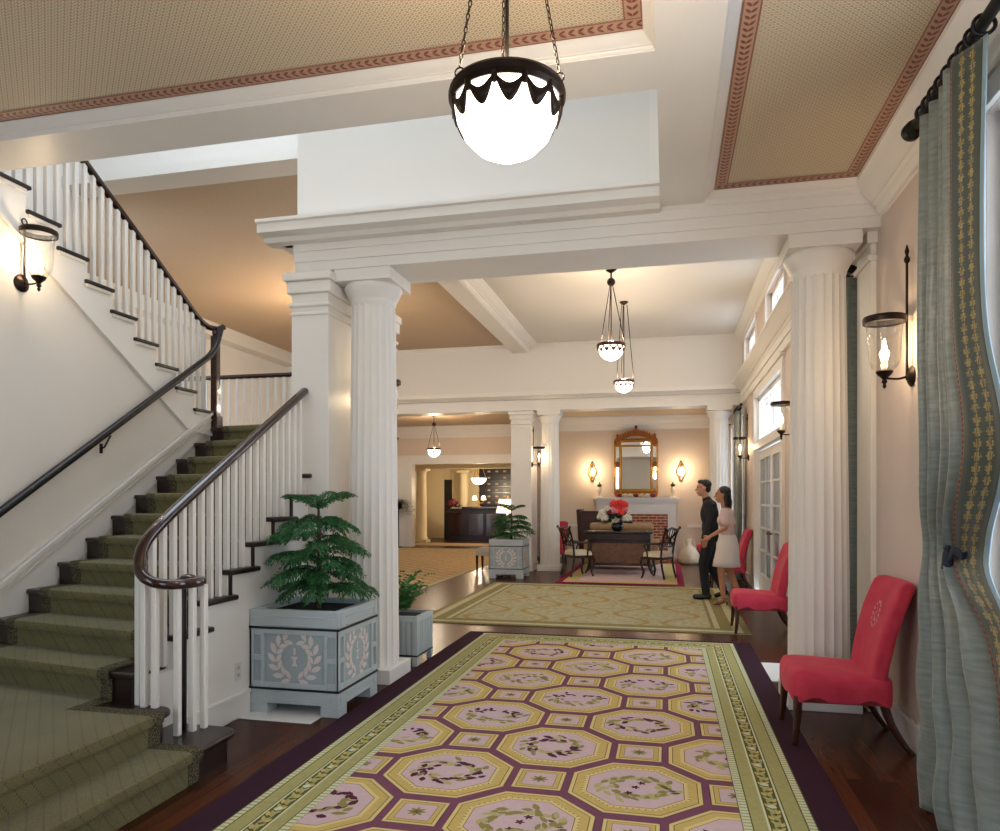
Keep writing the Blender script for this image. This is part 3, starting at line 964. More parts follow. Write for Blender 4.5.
slab(MB(), SX+.022, -3.04, ny(13)+.025, ny(13)+.045, nz(12), LZ-.035).build('riser', M['tread'], st)
MB().prism([(-6.1, 6.52), (SX+.01, 6.52), (SX+.022, ny(13)), (-3.04, ny(13)+sk_(-3.04)), (-3.04, 7.9), (-6.1, 7.9)], 'z', LZ-.035, LZ).build('landing', M['tread'], st, bevel=.008)
# upper flight
for k in range(1, 11):
    MB().box(-6.1, SX+.045, uy(k)-GO-.03, uy(k), uz(k)-.03, uz(k)).build('tread', M['blackwood'], st, bevel=.008)
    MB().box(-6.1, SX, uy(k)-.045, uy(k)-.025, uz(k-1), uz(k)-.03).build('riser', M['white'], st)
    MB().box(SX+.016, SX+.03, uy(k)-GO-.01, uy(k)-.03, uz(k)-.055, uz(k)-.03).build('nosing_bead', M['white'], st)

# stair carpet runner
rn = thing('stair_runner', 'olive patterned carpet runner with dark border covering the stairs', 'carpet', (-3.6, 4.5, 0))
def strip(x0, x1, path, th, name, mat):
    """carpet laid over a path of (y, z) points"""
    m = MB(); P = len(path); vs_ = []
    nrm = []
    for i in range(P):
        a = Vector(path[max(i-1, 0)]); b = Vector(path[min(i+1, P-1)])
        d = b-a; nrm.append(Vector((-d.y, d.x)).normalized())
    rings = []
    for i in range(P):
        y, z = path[i]; q = nrm[i]*th
        s0, s1_ = sk_(x0), sk_(x1)
        rings.append([V(x0, y+s0, z), V(x1, y+s1_, z), V(x1, y+s1_+q.x, z+q.y), V(x0, y+s0+q.x, z+q.y)])
    m.loft(rings); return m.build(name, mat, rn, smooth=50)
path = []
for n in range(3, 14):
    yb, zb = ny(n)+.022, nz(n-1)+(.004 if n > 3 else .012)
    path += [(yb, zb), (yb, nz(n)-.04), (ny(n)-.004, nz(n)-.036), (ny(n)-.008, nz(n)-.018), (ny(n)-.002, nz(n)-.001), (ny(n)+.012, nz(n)+.003)]
    if n < 13: path.append((ny(n)+GO+.012, nz(n)+.003))
path.append((7.8, LZ+.003))
strip(-4.26, -3.2, path, .012, 'field', M['carpet'])
strip(-4.35, -4.26, path, .012, 'side_border', M['carpet_border'])
strip(-3.2, -3.11, path, .012, 'side_border', M['carpet_border'])
# carpet on the low landing and the first step
def flat(poly, z, name, mat, th=.012): MB().prism(poly, 'z', z+.001, z+th).build(name, mat, rn)
def wrapx(y0, y1, xt, zt, zb, x_in, name, mat):
    """carpet that runs over a nosing facing +x"""
    pts = [(x_in, zt+.002), (xt-.012, zt+.002), (xt+.002, zt-.001), (xt+.004, zt-.018), (xt, zt-.037), (xt-.026, zt-.042), (xt-.026, zb+.002)]
    out = [(x_in, zt+.013), (xt-.008, zt+.014), (xt+.011, zt+.006), (xt+.015, zt-.018), (xt+.01, zt-.044), (xt-.015, zt-.05), (xt-.015, zb+.002)]
    m = MB(); m.loft([[V(pts[i][0], y0, pts[i][1]), V(pts[i][0], y1, pts[i][1]), V(out[i][0], y1, out[i][1]), V(out[i][0], y0, out[i][1])] for i in range(7)])
    m.build(name, mat, rn, smooth=50)
wrapx(1.2, 3.29, -2.66, 2*RISE, RISE+.011, -2.9, 'field', M['carpet'])
wrapx(3.29, 3.38, -2.66, 2*RISE, RISE+.011, -2.9, 'end_border', M['carpet_border'])
wrapx(1.2, 3.29, -2.42, RISE, 0, -2.69, 'field', M['carpet'])
wrapx(3.29, 3.38, -2.42, RISE, 0, -2.67, 'end_border', M['carpet_border'])
flat([(-4.44, 1.2), (-2.9, 1.2), (-2.9, 3.29), (-3.2, 3.29), (-3.2, 3.755+sk_(-3.2)), (-4.26, 3.755+sk_(-4.26)), (-4.44, 3.755)], 2*RISE, 'field', M['carpet'], .0132)
flat([(-3.2, 3.29), (-2.9, 3.29), (-2.9, 3.38), (-3.11, 3.38), (-3.11, 3.755+sk_(-3.11)), (-3.2, 3.755+sk_(-3.2))], 2*RISE, 'end_border', M['carpet_border'], .0134)

# balustrade of the lower flight
BX = -2.905
rl = thing('stair_balustrade', 'lower stair balustrade: dark curling handrail on white balusters ending in a volute', 'balustrade', (BX, 4.2, nz(4)))
RS = (2.386-1.37)/(5.39-3.69)
def zrail(y): return 1.37+(y-3.69)*RS
rp = [(BX, 5.41, zrail(5.41)), (BX, 5.0, zrail(5.0)), (BX, 4.5, zrail(4.5)), (BX, 4.1, zrail(4.1)), (BX, 3.85, zrail(3.85)), (BX, 3.69, 1.365), (BX, 3.56, 1.265), (-2.89, 3.49, 1.17), (-2.86, 3.465, 1.095), (-2.80, 3.46, 1.05), (-2.735, 3.49, 1.03), (-2.675, 3.55, 1.025), (-2.645, 3.63, 1.025), (-2.655, 3.705, 1.025), (-2.70, 3.735, 1.025), (-2.745, 3.71, 1.025), (-2.75, 3.665, 1.025), (-2.72, 3.645, 1.025)]
MB().bar(catmull(rp, 7), .066, .058, up=(0, 0, 1), round_=2.6).build('handrail', M['rail'], rl, smooth=50)
MB().lathe([(.045, 1.0), (.05, 1.02), (.05, 1.05), (.035, 1.064), (.012, 1.072)], (-2.71, 3.665, 0), 20).build('volute_cap', M['rail'], rl, smooth=50)
def baluster(x, y, z0, z1, parent, w=.034, mat='white', name='baluster'):
    return MB().box(x-w/2, x+w/2, y-w/2, y+w/2, z0, z1).build(name, M[mat], parent, bevel=.004)
k = 0
for n in range(3, 11):
    for j in range(3):
        y = nyo(n)+.045+j*GO/3
        if 3.6 < y < 5.38: baluster(BX, y, nz(n), zrail(y)-.01, rl)
for (x, y, z0, z1) in ((-2.905, 3.5, 2*RISE, 1.17), (-2.845, 3.47, 2*RISE, 1.07), (-2.775, 3.47, 2*RISE, 1.035), (-2.69, 3.545, RISE, 1.02), (-2.655, 3.63, RISE, 1.01), (-2.63, 3.7, RISE, 1.01)):
    baluster(x, y, z0, z1, rl)
MB().box(-2.735, -2.705, 3.62, 3.65, RISE, 1.02).build('newel_post', M['blackwood'], rl, bevel=.006)

# balustrade of the upper flight on the spine wall
ru = thing('stair_balustrade', 'upper stair balustrade rising to the ceiling above the beige spine wall', 'balustrade', (SX, 6.0, uz(2)))
def zr2(y): return 3.33+(6.31-y)*.63
UX = SX-.04
for k in range(1, 11):
    for j in range(3):
        y = uy(k)-.06-j*GO/3
        if y > 3.88: baluster(UX, y, uz(k), zr2(y)-.01, ru)
pts = [(UX, 3.88, zr2(3.88)), (UX, 4.6, zr2(4.6)), (UX, 5.4, zr2(5.4)), (UX, 6.1, zr2(6.1)), (UX, 6.3, zr2(6.3)), (UX+.005, 6.42, 3.28), (UX+.02, 6.5, 3.26), (UX+.07, 6.57, 3.26), (UX+.13, 6.57, 3.28)]
MB().bar(catmull(pts, 6), .062, .055, round_=2.6).build('handrail', M['rail'], ru, smooth=50)
nw = MB().box(SX-.01, SX+.06, 6.49, 6.56, LZ-.3, 3.18).lathe([(.02, 3.18), (.03, 3.19), (.036, 3.21), (.03, 3.23), (.008, 3.24)], (SX+.025, 6.525, 0), 16)
nw.build('newel_post', M['rail'], ru, bevel=.005)
MB().box(SX-.03, SX+.075, 6.475, 6.58, LZ-.3, LZ+.13).build('newel_base', M['rail'], ru, bevel=.008)

# rail at the back of the landing
rb = thing('landing_balustrade', 'short balustrade with dark straight rail across the back of the landing', 'balustrade', (-3.8, 7.85, LZ))
MB().bar([(-6.1, 7.83, 3.0), (-3.2, 7.83, 3.0)], .07, .055, round_=2.6).build('handrail', M['rail'], rb)
y_ = -6.05
while y_ < -3.2:
    baluster(y_, 7.83, LZ, 2.985, rb); y_ += .105

# handrail on the spine wall
hw = thing('wall_handrail', 'black handrail fixed along the beige wall beside the lower flight', 'handrail', (SX+.06, 4.6, nz(5)))
def zr3(y): return 1.385+(y-4.0)*.655
pts = [(SX+.06, 2.6, zr3(2.6)), (SX+.06, 3.4, zr3(3.4)), (SX+.06, 4.4, zr3(4.4)), (SX+.06, 5.4, zr3(5.4)), (SX+.06, 6.2, zr3(6.2)), (SX+.065, 6.38, zr3(6.38)+.01), (SX+.07, 6.47, 3.07), (SX+.075, 6.51, 3.17), (SX+.08, 6.54, 3.27)]
MB().bar(catmull(pts, 6), .06, .055, round_=2.6).build('handrail', M['blackwood'], hw, smooth=50)
m = MB(); y = 5.02
m.tube([(SX, y, zr3(y)-.13), (SX+.035, y, zr3(y)-.12), (SX+.06, y+.04, zr3(y)-.02)], .008, 8); m.box(SX, SX+.006, y-.015, y+.015, zr3(y)-.17, zr3(y)-.09)
m.build('bracket', M['iron'], hw)

# ------------------------------------------------------------------ the octagon rug
RX0, RX1, RY0, RY1 = -2.0, .67, .6, 7.83
rug = thing('octagon_rug', 'long mauve rug with gold-framed octagons and striped green border in the foreground', 'rug', ((RX0+RX1)/2, (RY0+RY1)/2, 0))
MB().box(RX0-.18, RX1+.17, RY0, RY1+.07, .001, .009).build('outer_band', M['r_maroon'], rug)
fx0, fx1, fy1 = -1.665, .335, 7.48
def clip(poly, x0, x1, y0, y1):
    for ax, lim, sg in ((0, x0, 1), (0, x1, -1), (1, y0, 1), (1, y1, -1)):
        out = []
        for i in range(len(poly)):
            a, b = poly[i-1], poly[i]
            da, db = (a[ax]-lim)*sg, (b[ax]-lim)*sg
            if da >= 0 and db >= 0: out.append(b)
            elif da >= 0 > db or da < 0 <= db:
                t = da/(da-db); p = (a[0]+(b[0]-a[0])*t, a[1]+(b[1]-a[1])*t)
                out += [p, b] if db >= 0 else [p]
        poly = out
        if len(poly) < 3: return None
    return poly
RM = ['r_ground', 'r_gold', 'r_gold2', 'r_brown', 'r_pink', 'r_plum', 'r_leaf', 'r_leaf2', 'r_dark']
F = MB(); Fz = [.0105]
F.box(fx0, fx1, RY0, fy1, .009, .0105)
def fpoly(poly, lay, mi):
    p = clip(poly, fx0, fx1, RY0, fy1)
    if p: F.add([(a, b, .0105+lay*.0003) for a, b in p], [tuple(range(len(p)))], mi)
def octo(cx, cy, r, ry=None):
    ry = ry or r; k = .4142; k2 = .42
    return [(cx-r*k, cy-ry), (cx+r*k, cy-ry), (cx+r, cy-ry*k), (cx+r, cy+ry*k), (cx+r*k, cy+ry), (cx-r*k, cy+ry), (cx-r, cy+ry*k), (cx-r, cy-ry*k)]
def sq(cx, cy, r, ry=None):
    ry = ry or r
    return [(cx-r, cy-ry), (cx+r, cy-ry), (cx+r, cy+ry), (cx-r, cy+ry)]
rr = random.Random(5); LK = [0]
def fleaf(x, y, a, L, W, lay, mi):
    d = (cos(a), sin(a)); n = (-d[1], d[0]); LK[0] = (LK[0]+1) % 90; lay = lay+LK[0]*.02
    fpoly([(x, y), (x+d[0]*L*.35+n[0]*W/2, y+d[1]*L*.35+n[1]*W/2), (x+d[0]*L*.7+n[0]*W*.4, y+d[1]*L*.7+n[1]*W*.4), (x+d[0]*L, y+d[1]*L),
           (x+d[0]*L*.7-n[0]*W*.4, y+d[1]*L*.7-n[1]*W*.4), (x+d[0]*L*.35-n[0]*W/2, y+d[1]*L*.35-n[1]*W/2)], lay, mi)
def wreath(cx, cy, kind):
    R = .125
    for i in range(52):
        a = 2*pi*i/52+rr.uniform(-.08, .08); q = R*rr.uniform(.7, 1.25)
        if kind == 1 and sin(a) > .25: continue
        mi = (7, 6, 7, 6)[rr.randrange(4)]
        if kind == 2 and rr.random() < .45: mi = 5
        fleaf(cx+q*cos(a)*1.25, cy+q*sin(a), a+rr.uniform(.7, 2.3), rr.uniform(.05, .09), rr.uniform(.026, .042), 6, mi)
    if kind == 1:
        for i in range(22):
            a = pi*(.12+.76*i/21)+rr.uniform(-.1, .1); q = R*rr.uniform(.8, 1.35)
            if abs(a-pi/2) < .18: continue
            fleaf(cx+q*cos(a)*1.3, cy+q*sin(a)*.8, rr.uniform(0, 2*pi), rr.uniform(.04, .07), .028, 7, 5)
    if kind == 0:
        for (ox, oy) in ((0, 0), (.03, .06), (-.03, -.08)):
            for j in range(5): fleaf(cx+ox, cy+oy, 2*pi*j/5+ox*20, .026, .014, 7, 5)
        for i in range(4): fleaf(cx+.12+.02*i, cy+.05-.03*i, -.4+i*.2, .05, .022, 7, 8)
SXP, SYP = .5025, .53
for i in range(-1, 6):
    for j in range(-2, 16):
        cx = -1.6675+i*SXP; cy = 3.79+SYP*(j-6)
        if (i+j) % 2 == 1:      # octagon
            for r, mi, lay in ((.337, 3, 0), (.333, 2, 1), (.314, 3, 2), (.309, 1, 3), (.268, 2, 4), (.246, 3, 4.5), (.242, 4, 5)):
                fpoly(octo(cx, cy, r), lay, mi)
            if -1.5 < cx < .2:
                for kk in range(56):
                    a = 2*pi*kk/56
                    rad = .262/max(abs(cos(a)), abs(sin(a)), (abs(cos(a))+abs(sin(a)))*.7071)
                    fleaf(cx+rad*cos(a)*.985, cy+rad*sin(a)*.985, a, .014, .008, 4.6, 3)
            wreath(cx, cy, (i*2+j) % 3)
        else:
            for r, mi, lay in ((.132, 3, 0), (.128, 2, 1), (.112, 3, 2), (.108, 1, 3), (.086, 3, 3.5), (.083, 4, 4)):
                fpoly(sq(cx, cy, r), lay, mi)
            for kk in range(8): fleaf(cx, cy, 2*pi*kk/8, .05, .02, 6, 6)
            for kk in range(4): fleaf(cx, cy, 2*pi*kk/4+.4, .024, .012, 7, 8)
F.build('field', [M[k] for k in RM], rug, smooth=0)
# striped border: (offset from the outer edge, width, colour)
B = MB(); BMN = ['r_pale', 'r_olive', 'r_dark', 'r_gold', 'r_leaf2']
def frame_strip(o, w, mi, lay):
    z = .0092+lay*.0003
    xa, xb, ya, yb = RX0+o, RX1-o, RY0, RY1-o
    B.add([(xa, ya, z), (xa+w, ya, z), (xa+w, yb-w, z), (xa, yb, z)], [(0,1,2,3)], mi)
    B.add([(xb, ya, z), (xb-w, ya, z), (xb-w, yb-w, z), (xb, yb, z)], [(3,2,1,0)], mi)
    B.add([(xa, yb, z), (xb, yb, z), (xb-w, yb-w, z), (xa+w, yb-w, z)], [(3,2,1,0)], mi)
B.box(RX0, RX1, RY0, RY1, .0089, .0092, 1)
for o, w, mi, lay in ((0, .006, 2, 1), (.006, .035, 0, 1), (.041, .007, 2, 1), (.12, .006, 2, 1), (.126, .01, 0, 1), (.136, .075, 2, 1), (.211, .01, 0, 1), (.285, .006, 2, 1), (.291, .04, 0, 1), (.33, .005, 2, 1)):
    frame_strip(o, w, mi, lay)
def along():
    for L0, L1, ax in ((RY0, RY1-.1, 'W'), (RY0, RY1-.1, 'E'), (RX0+.1, RX1-.1, 'N')):
        yield L0, L1, ax
for L0, L1, ax in along():
    def P(t, o):
        return {'W': (RX0+o, t), 'E': (RX1-o, t), 'N': (t, RY1-o)}[ax]
    def bleaf(t, o, dt, do, W, mi, lay):
        a = Vector(P(t, o)); b = Vector(P(t+dt, o+do)); d = b-a; n = Vector((-d.y, d.x)).normalized()*W/2
        LK[0] = (LK[0]+1) % 60; m1 = a+d*.35; m2 = a+d*.7; z = .0092+(lay+LK[0]*.03)*.0003
        B.add([(*a, z), (*(m1+n), z), (*(m2+n*.8), z), (*b, z), (*(m2-n*.8), z), (*(m1-n), z)], [(0,1,2,3,4,5)] if ax != 'E' else [(0,1,2,3,4,5)], mi)
    t = L0; k = 0
    while t < L1:
        for off in (.006, .291): 
            B.add([(*P(t, off), .0098), (*P(t+.012, off), .0098), (*P(t+.012, off+.037), .0098), (*P(t, off+.037), .0098)], [(0,1,2,3)], 1)
        t += .034
    t = L0
    while t < L1:
        s_ = 1 if k % 2 else -1
        bleaf(t, .173+s_*.018, .075, -s_*.036, .03, 1, 2); bleaf(t+.01, .173-s_*.012, .05, -s_*.018, .022, 3, 3)
        bleaf(t+.03, .173, .05, s_*.028, .02, 4, 3)
        if k % 4 == 0: bleaf(t, .173, .05, 0, .045, 0, 4)
        k += 1; t += .07
B.build('border', [M[k] for k in BMN], rug, smooth=0)

# olive rug across the hall
orug = thing('olive_rug', 'wide olive rug with gold scrolling bands lying across the middle of the hall', 'rug', (-1.07, 10.5, 0))
MB().box(-3.04, .92, 8.4, 12.7, .001, .010).build('outer_band', M['scroll_border'], orug)
m = MB(); m.box(-2.96, .84, 8.48, 12.62, .010, .0105); m.build('pale_band', M['scroll_light'], orug)
MB().box(-2.86, .74, 8.58, 12.52, .0105, .011).build('inner_border', M['scroll_border'], orug)
for xa, xb in ((-2.72, -2.66), (.54, .60)): MB().box(xa, xb, 8.7, 12.4, .011, .0116).build('pale_stripe', M['scroll_light'], orug)
MB().box(-2.62, .5, 8.74, 12.36, .011, .0118).build('field', M['scroll'], orug)
# rose rug by the fireplace
frug = thing('rose_rug', 'small rose and gold rug edged in crimson under the table and chairs', 'rug', (-.85, 15.3, 0))
MB().box(-1.98, .3, 12.95, 17.4, .001, .010).build('crimson_edge', M['crimson'], frug)
MB().box(-1.86, .18, 13.07, 17.28, .010, .0108).build('gold_border', M['palegold'], frug)
MB().box(-1.62, -.06, 13.3, 17.0, .0108, .0114).build('field', M['palepink'], frug)
# tan carpet of the lounge
lrug = thing('lounge_carpet', 'big tan trellis carpet beyond the column in the lounge', 'carpet', (-6.2, 14.5, 0))
MB().box(-8.2, -4.1, 8.6, 21.2, .001, .012).build('field', M['tancarpet'], lrug)
MB().box(-4.1, -4.02, 8.6, 21.2, .001, .012).build('edge', M['scroll_light'], lrug)
erug = thing('entry_carpet', 'narrow tan carpet in front of the reception desk', 'carpet', (-6.0, 23.2, 0))
MB().box(-8.3, -3.2, 22.5, 23.9, .001, .012).build('field', M['tanfab'], erug)
MB().box(-8.38, -8.3, 22.5, 23.9, .001, .012).build('edge', M['scroll_light'], erug)

# white panels lying on the floor
tag(MB().box(-2.86, -2.32, 4.40, 4.9, .001, .006).build('floor_panel', M['floorsheet'], loc=(-2.57, 4.7, 0), bevel=.002), 'flat white panel on the floor under the front of the large planter', 'floor panel')
tag(MB().box(.78, 1.4, 6.3, 7.0, .001, .006).build('floor_panel', M['floorsheet'], loc=(1.09, 6.6, 0), bevel=.002), 'flat white panel on the floor behind the near right column', 'floor panel')

# ------------------------------------------------------------------ planters and plants
def laurel(m, c, u, v, w, R, mi=0, th=.004):
    """stencilled laurel wreath with a small urn: c centre, u right, v up, w outward"""
    c = Vector(c); u = Vector(u); v = Vector(v); w = Vector(w)
    def lf(px, py, a, L, W):
        d = u*cos(a)+v*sin(a); n = u*-sin(a)+v*cos(a); b = c+u*px+v*py
        pts = [b, b+d*L*.3+n*W*.45, b+d*L*.65+n*W*.5, b+d*L, b+d*L*.65-n*W*.5, b+d*L*.3-n*W*.45]
        o = len(m.v); m.add(pts+[p+w*th for p in pts], [(6,7,8,9,10,11)]+[(i, (i+1) % 6, (i+1) % 6+6, i+6) for i in range(6)], mi)
    for sg in (-1, 1):
        for i in range(7):
            a = -pi/2+sg*(.2+i*.39); px, py = R*cos(a), R*sin(a); t = a+sg*pi/2
            lf(px, py, t-sg*.55, R*.58, R*.24); lf(px*.97, py*.97, t+sg*.8, R*.5, R*.2)
    def pp(poly):
        n = len(poly); pts = [c+u*a*R+v*b*R for a, b in poly]
        m.add(pts+[p+w*th for p in pts], [tuple(range(n, 2*n))]+[(i, (i+1) % n, (i+1) % n+n, i+n) for i in range(n)], mi)
    pp([(-.16, -.34), (.16, -.34), (.06, -.22), (.05, -.08), (.16, .1), (-.16, .1), (-.05, -.08), (-.06, -.22)])
    pp([(-.04, .18), (.04, .18), (.05, .5), (-.05, .5)])

def planter(cx, cy, S, H, label):
    t = thing('planter_box', label, 'planter', (cx, cy, 0))
    h = S/2; x0, x1, y0, y1 = cx-h, cx+h, cy-h, cy+h
    k = H/.73
    zb, zt = .18*k, .6*k
    m = MB()
    i = .016
    m.box(x0+i, x1-i, y0+i, y1-i, .1*k, H-.06)
    m.build('core', M['planter_panel'], t)
    # base with feet
    m = MB(); f = .2*S
    for (a, b, c_, d_) in ((x0, x1, y0, y0+.03), (x0, x1, y1-.03, y1), (x0, x0+.03, y0+.03, y1-.03), (x1-.03, x1, y0+.03, y1-.03)):
        m.box(a, b, c_, d_, .075*k, .17*k)
    m.build('base_rail', M['planter'], t, bevel=.004)
    for fx in (x0, x1-f):
        for fy in (y0, y1-f):
            MB().box(fx, fx+f, fy, fy+f, 0, .075*k).build('foot', M['planter'], t, bevel=.004)
    for za in (.17*k, .595*k):
        MB().box(x0-.004, x1+.004, y0-.004, y1+.004, za, za+.015).build('band', M['band'], t)
    # frames: stiles, rails with little raised blocks on each face
    fr = MB(); bl = fr
    def face(u, w, c):
        u = Vector(u); w = Vector(w); c = Vector(c)
        def bb(mm, a0, a1, z0, z1, d0, d1):
            o = []
            for d in (d0, d1):
                for (a, z) in ((a0, z0), (a1, z0), (a1, z1), (a0, z1)): o.append(c+u*a+V(0, 0, z)+w*d)
            mm.add(o, [(3,2,1,0), (4,5,6,7), (0,1,5,4), (1,2,6,5), (2,3,7,6), (3,0,4,7)])
        st_ = .16*S
        for sg in (-1, 1):
            e0, e1 = (-h, -h+st_) if sg < 0 else (h-st_, h)
            m1 = (e0+e1)/2
            # stile with two sunk windows
            bb(fr, e0, e0+.22*st_, zb+.005, zt-.005, -.016, 0); bb(fr, e1-.22*st_, e1, zb+.005, zt-.005, -.016, 0)
            for za, zc in ((zb+.005, zb+.05), ((zb+zt)/2-.02, (zb+zt)/2+.02), (zt-.05, zt-.005)):
                bb(fr, e0+.22*st_, e1-.22*st_, za, zc, -.016, 0)
            bb(bl, e0+.28*st_, e1-.28*st_, H-.1*k, H-.05*k, 0, .005); bb(bl, e0+.28*st_, e1-.28*st_, .1*k, .145*k, 0, .005)
        bb(fr, -h+st_, h-st_, zb+.005, zb+.04, -.016, 0); bb(fr, -h+st_, h-st_, zt-.04, zt-.005, -.016, 0)
        for za, zc in ((H-.108*k, H-.1*k), (H-.05*k, H-.042*k), (.09*k, .097*k), (.148*k, .155*k)):
            bb(bl, -h+st_+.01, h-st_-.01, za, zc, 0, .006)
    fcs = [((1,0,0), (0,-1,0), (cx, y0, 0)), ((0,1,0), (1,0,0), (x1, cy, 0)), ((-1,0,0), (0,1,0), (cx, y1, 0)), ((0,-1,0), (-1,0,0), (x0, cy, 0))]
    for u, w, c in fcs: face(u, w, c)
    fr.build('frame', M['planter'], t, bevel=.003)
    # top rim
    rm = MB()
    for (a, b, c_, d_) in ((x0, x1, y0, y0+.05), (x0, x1, y1-.05, y1), (x0, x0+.05, y0+.05, y1-.05), (x1-.05, x1, y0+.05, y1-.05)):
        rm.box(a, b, c_, d_, .61*k, H)
    rm.build('rim', M['planter'], t, bevel=.005)
    MB().box(x0+.05, x1-.05, y0+.05, y1-.05, H-.07, H-.035).build('soil', M['soil'], t)
    for u, w, c in fcs[:2]:
        q = MB(); laurel(q, Vector(c)+V(0, 0, (zb+zt)/2)-Vector(w)*.016, u, (0,0,1), w, .15*k)
        q.build('wreath', M['wreath'], t, smooth=0)
    return t

def norfolk(cx, cy, z0, H, R, tiers, seed, label, cat='plant', low=.16, xmin=-99):
    t = thing('norfolk_pine', label, cat, (cx, cy, z0))
    r = random.Random(seed)
    MB().tube(catmull([(cx, cy, z0-.005), (cx+.008, cy, z0+H*.4), (cx, cy+.006, z0+H*.7), (cx, cy, z0+H*.86)], 4), [.024-.018*i/12 for i in range(13)], 8).build('trunk', M['bark'], t)
    m = MB(); st_ = MB()
    for k in range(tiers):
        q = k/(tiers-1); topw = k == tiers-1
        z = z0+H*(low+(.80-low)*q)
        L = R*(1-.28*q**2) if not topw else R*.80
        nb = 7 if not topw else 6
        a0 = r.uniform(0, 6)
        for b in range(nb):
            a = a0+2*pi*b/nb+r.uniform(-.2, .2)
            Lb = L*r.uniform(.8, 1.1)
            if cx+cos(a)*Lb*1.08 < xmin: Lb = (xmin-cx)/cos(a)/1.08
            up0, dr = (r.uniform(.38, .58), r.uniform(.38, .58)) if not topw else (.95, .5)
            zz = z+r.uniform(-.035, .035)*H*(not topw)
            pts = [V(cx+cos(a)*Lb*u, cy+sin(a)*Lb*u, zz+Lb*(up0*u-dr*u*u)) for u in [s/10 for s in range(11)]]
            st_.tube(pts, [.006-.0045*s/10 for s in range(11)], 5)
            nbr = 16
            for s in range(1 if topw else 3, nbr+1):
                u = s/nbr; i0 = min(int(u*10), 9); f = u*10-i0
                p = pts[i0].lerp(pts[i0+1], f); d = (pts[i0+1]-pts[i0]).normalized()
                side = d.cross(V(0, 0, 1)).normalized()
                for sg in (-1, 1):
                    l2 = Lb*.42*(1-abs(u-.5)*.9)*r.uniform(.75, 1.1)
                    if topw: l2 *= .8
                    hang = r.uniform(.05, .5) if not topw else r.uniform(.1, .35)
                    dd = (d*.75+side*sg*.75+V(0, 0, -hang)).normalized()
                    nn = 8
                    for j in range(nn):
                        w = j/nn; pp = p+dd*l2*w+V(0, 0, -.3*l2*w*w)
                        if pp.x < xmin or pp.z < z0+.075: continue
                        for s2 in (-1, 1):
                            nd = (dd*.75+side.cross(dd)*.4*s2+V(0, 0, -.15)+Vector((r.uniform(-.4,.4), r.uniform(-.4,.4), r.uniform(-.3,.3)))).normalized()
                            m.leaf(pp, nd, (r.uniform(-.6,.6), r.uniform(-.6,.6), 1), l2*.30, .0095)
            m.leaf(pts[-1], d, (0,0,1), .05, .014)
    st_.build('branches', M['pinedark'], t)
    m.build('foliage', M['pine'], t, smooth=0)
    return t

planter(-2.535, 4.90, .68, .73, 'large blue-grey planter box with laurel wreath, beside the foot of the stairs')
norfolk(-2.535, 4.93, .695, .92, .37, 6, 3, 'bushy Norfolk pine growing in the large planter beside the stairs', xmin=-2.855)
planter(-3.0, 13.75, .66, .745, 'distant blue-grey planter box with laurel wreath in front of the far square pier')
norfolk(-2.96, 13.75, .71, .72, .40, 5, 8, 'Norfolk pine growing in the distant planter by the far square pier')

# small slatted planter with a fern
sp = thing('planter_box', 'small blue-grey slatted planter box half hidden behind the near fluted column', 'planter', (-2.42, 6.36, 0))
x0, x1, y0, y1 = -2.63, -2.19, 6.14, 6.58
MB().box(x0+.014, x1-.014, y0+.014, y1-.014, .07, .4).build('core', M['planter_panel'], sp)
m = MB()
for k in range(7):
    a = x0+.055+k*.048; m.box(a, a+.034, y0, y0+.014, .1, .4); m.box(x1-.014, x1, y0+.055+k*.048, y0+.089+k*.048, .1, .4)
m.build('slats', M['planter'], sp, bevel=.002)
m = MB()
for (a, b, c_, d_) in ((x0, x0+.045, y0-.002, y0+.045), (x1-.045, x1+.002, y0-.002, y0+.045), (x1-.045, x1+.002, y1-.045, y1), (x0, x0+.045, y1-.045, y1)):
    MB().box(a, b, c_, d_, 0, .44).build('corner_post', M['planter'], sp, bevel=.003)
for (a, b, c_, d_) in ((x0, x1, y0-.004, y0+.03), (x0, x1, y1-.03, y1), (x0, x0+.03, y0, y1), (x1-.03, x1+.004, y0, y1)):
    m.box(a, b, c_, d_, .4, .45)
m.build('rim', M['planter'], sp, bevel=.003)
MB().box(x0-.003, x1+.003, y0-.003, y1+.003, .085, .1).build('band', M['band'], sp)
MB().box(x0+.03, x1-.03, y0+.03, y1-.03, .36, .42).build('soil', M['soil'], sp)
fn = thing('fern', 'small green fern growing in the slatted planter behind the column', 'plant', (-2.42, 6.36, .42))
r = random.Random(4); m = MB()
for b in range(30):
    a = 2*pi*b/30+r.uniform(-.2, .2); L = r.uniform(.2, .32); e = r.uniform(1.5, 2.9)
    pts = [V(-2.42+cos(a)*L*u, 6.36+sin(a)*L*u, .42+L*(e*u-.55*e*u*u)+.02) for u in [s/10 for s in range(11)]]
    for s in range(1, 11):
        d = (pts[s]-pts[s-1]).normalized(); sd = d.cross(V(0,0,1)).normalized()
        for sg in (-1, 1): m.leaf(pts[s], sd*sg+d*.5+V(0,0,r.uniform(-.5,.3)), (r.uniform(-1,1), r.uniform(-1,1), .5), .085*(1.15-s/11), .026)
m.build('fronds', M['fern'], fn, smooth=0)

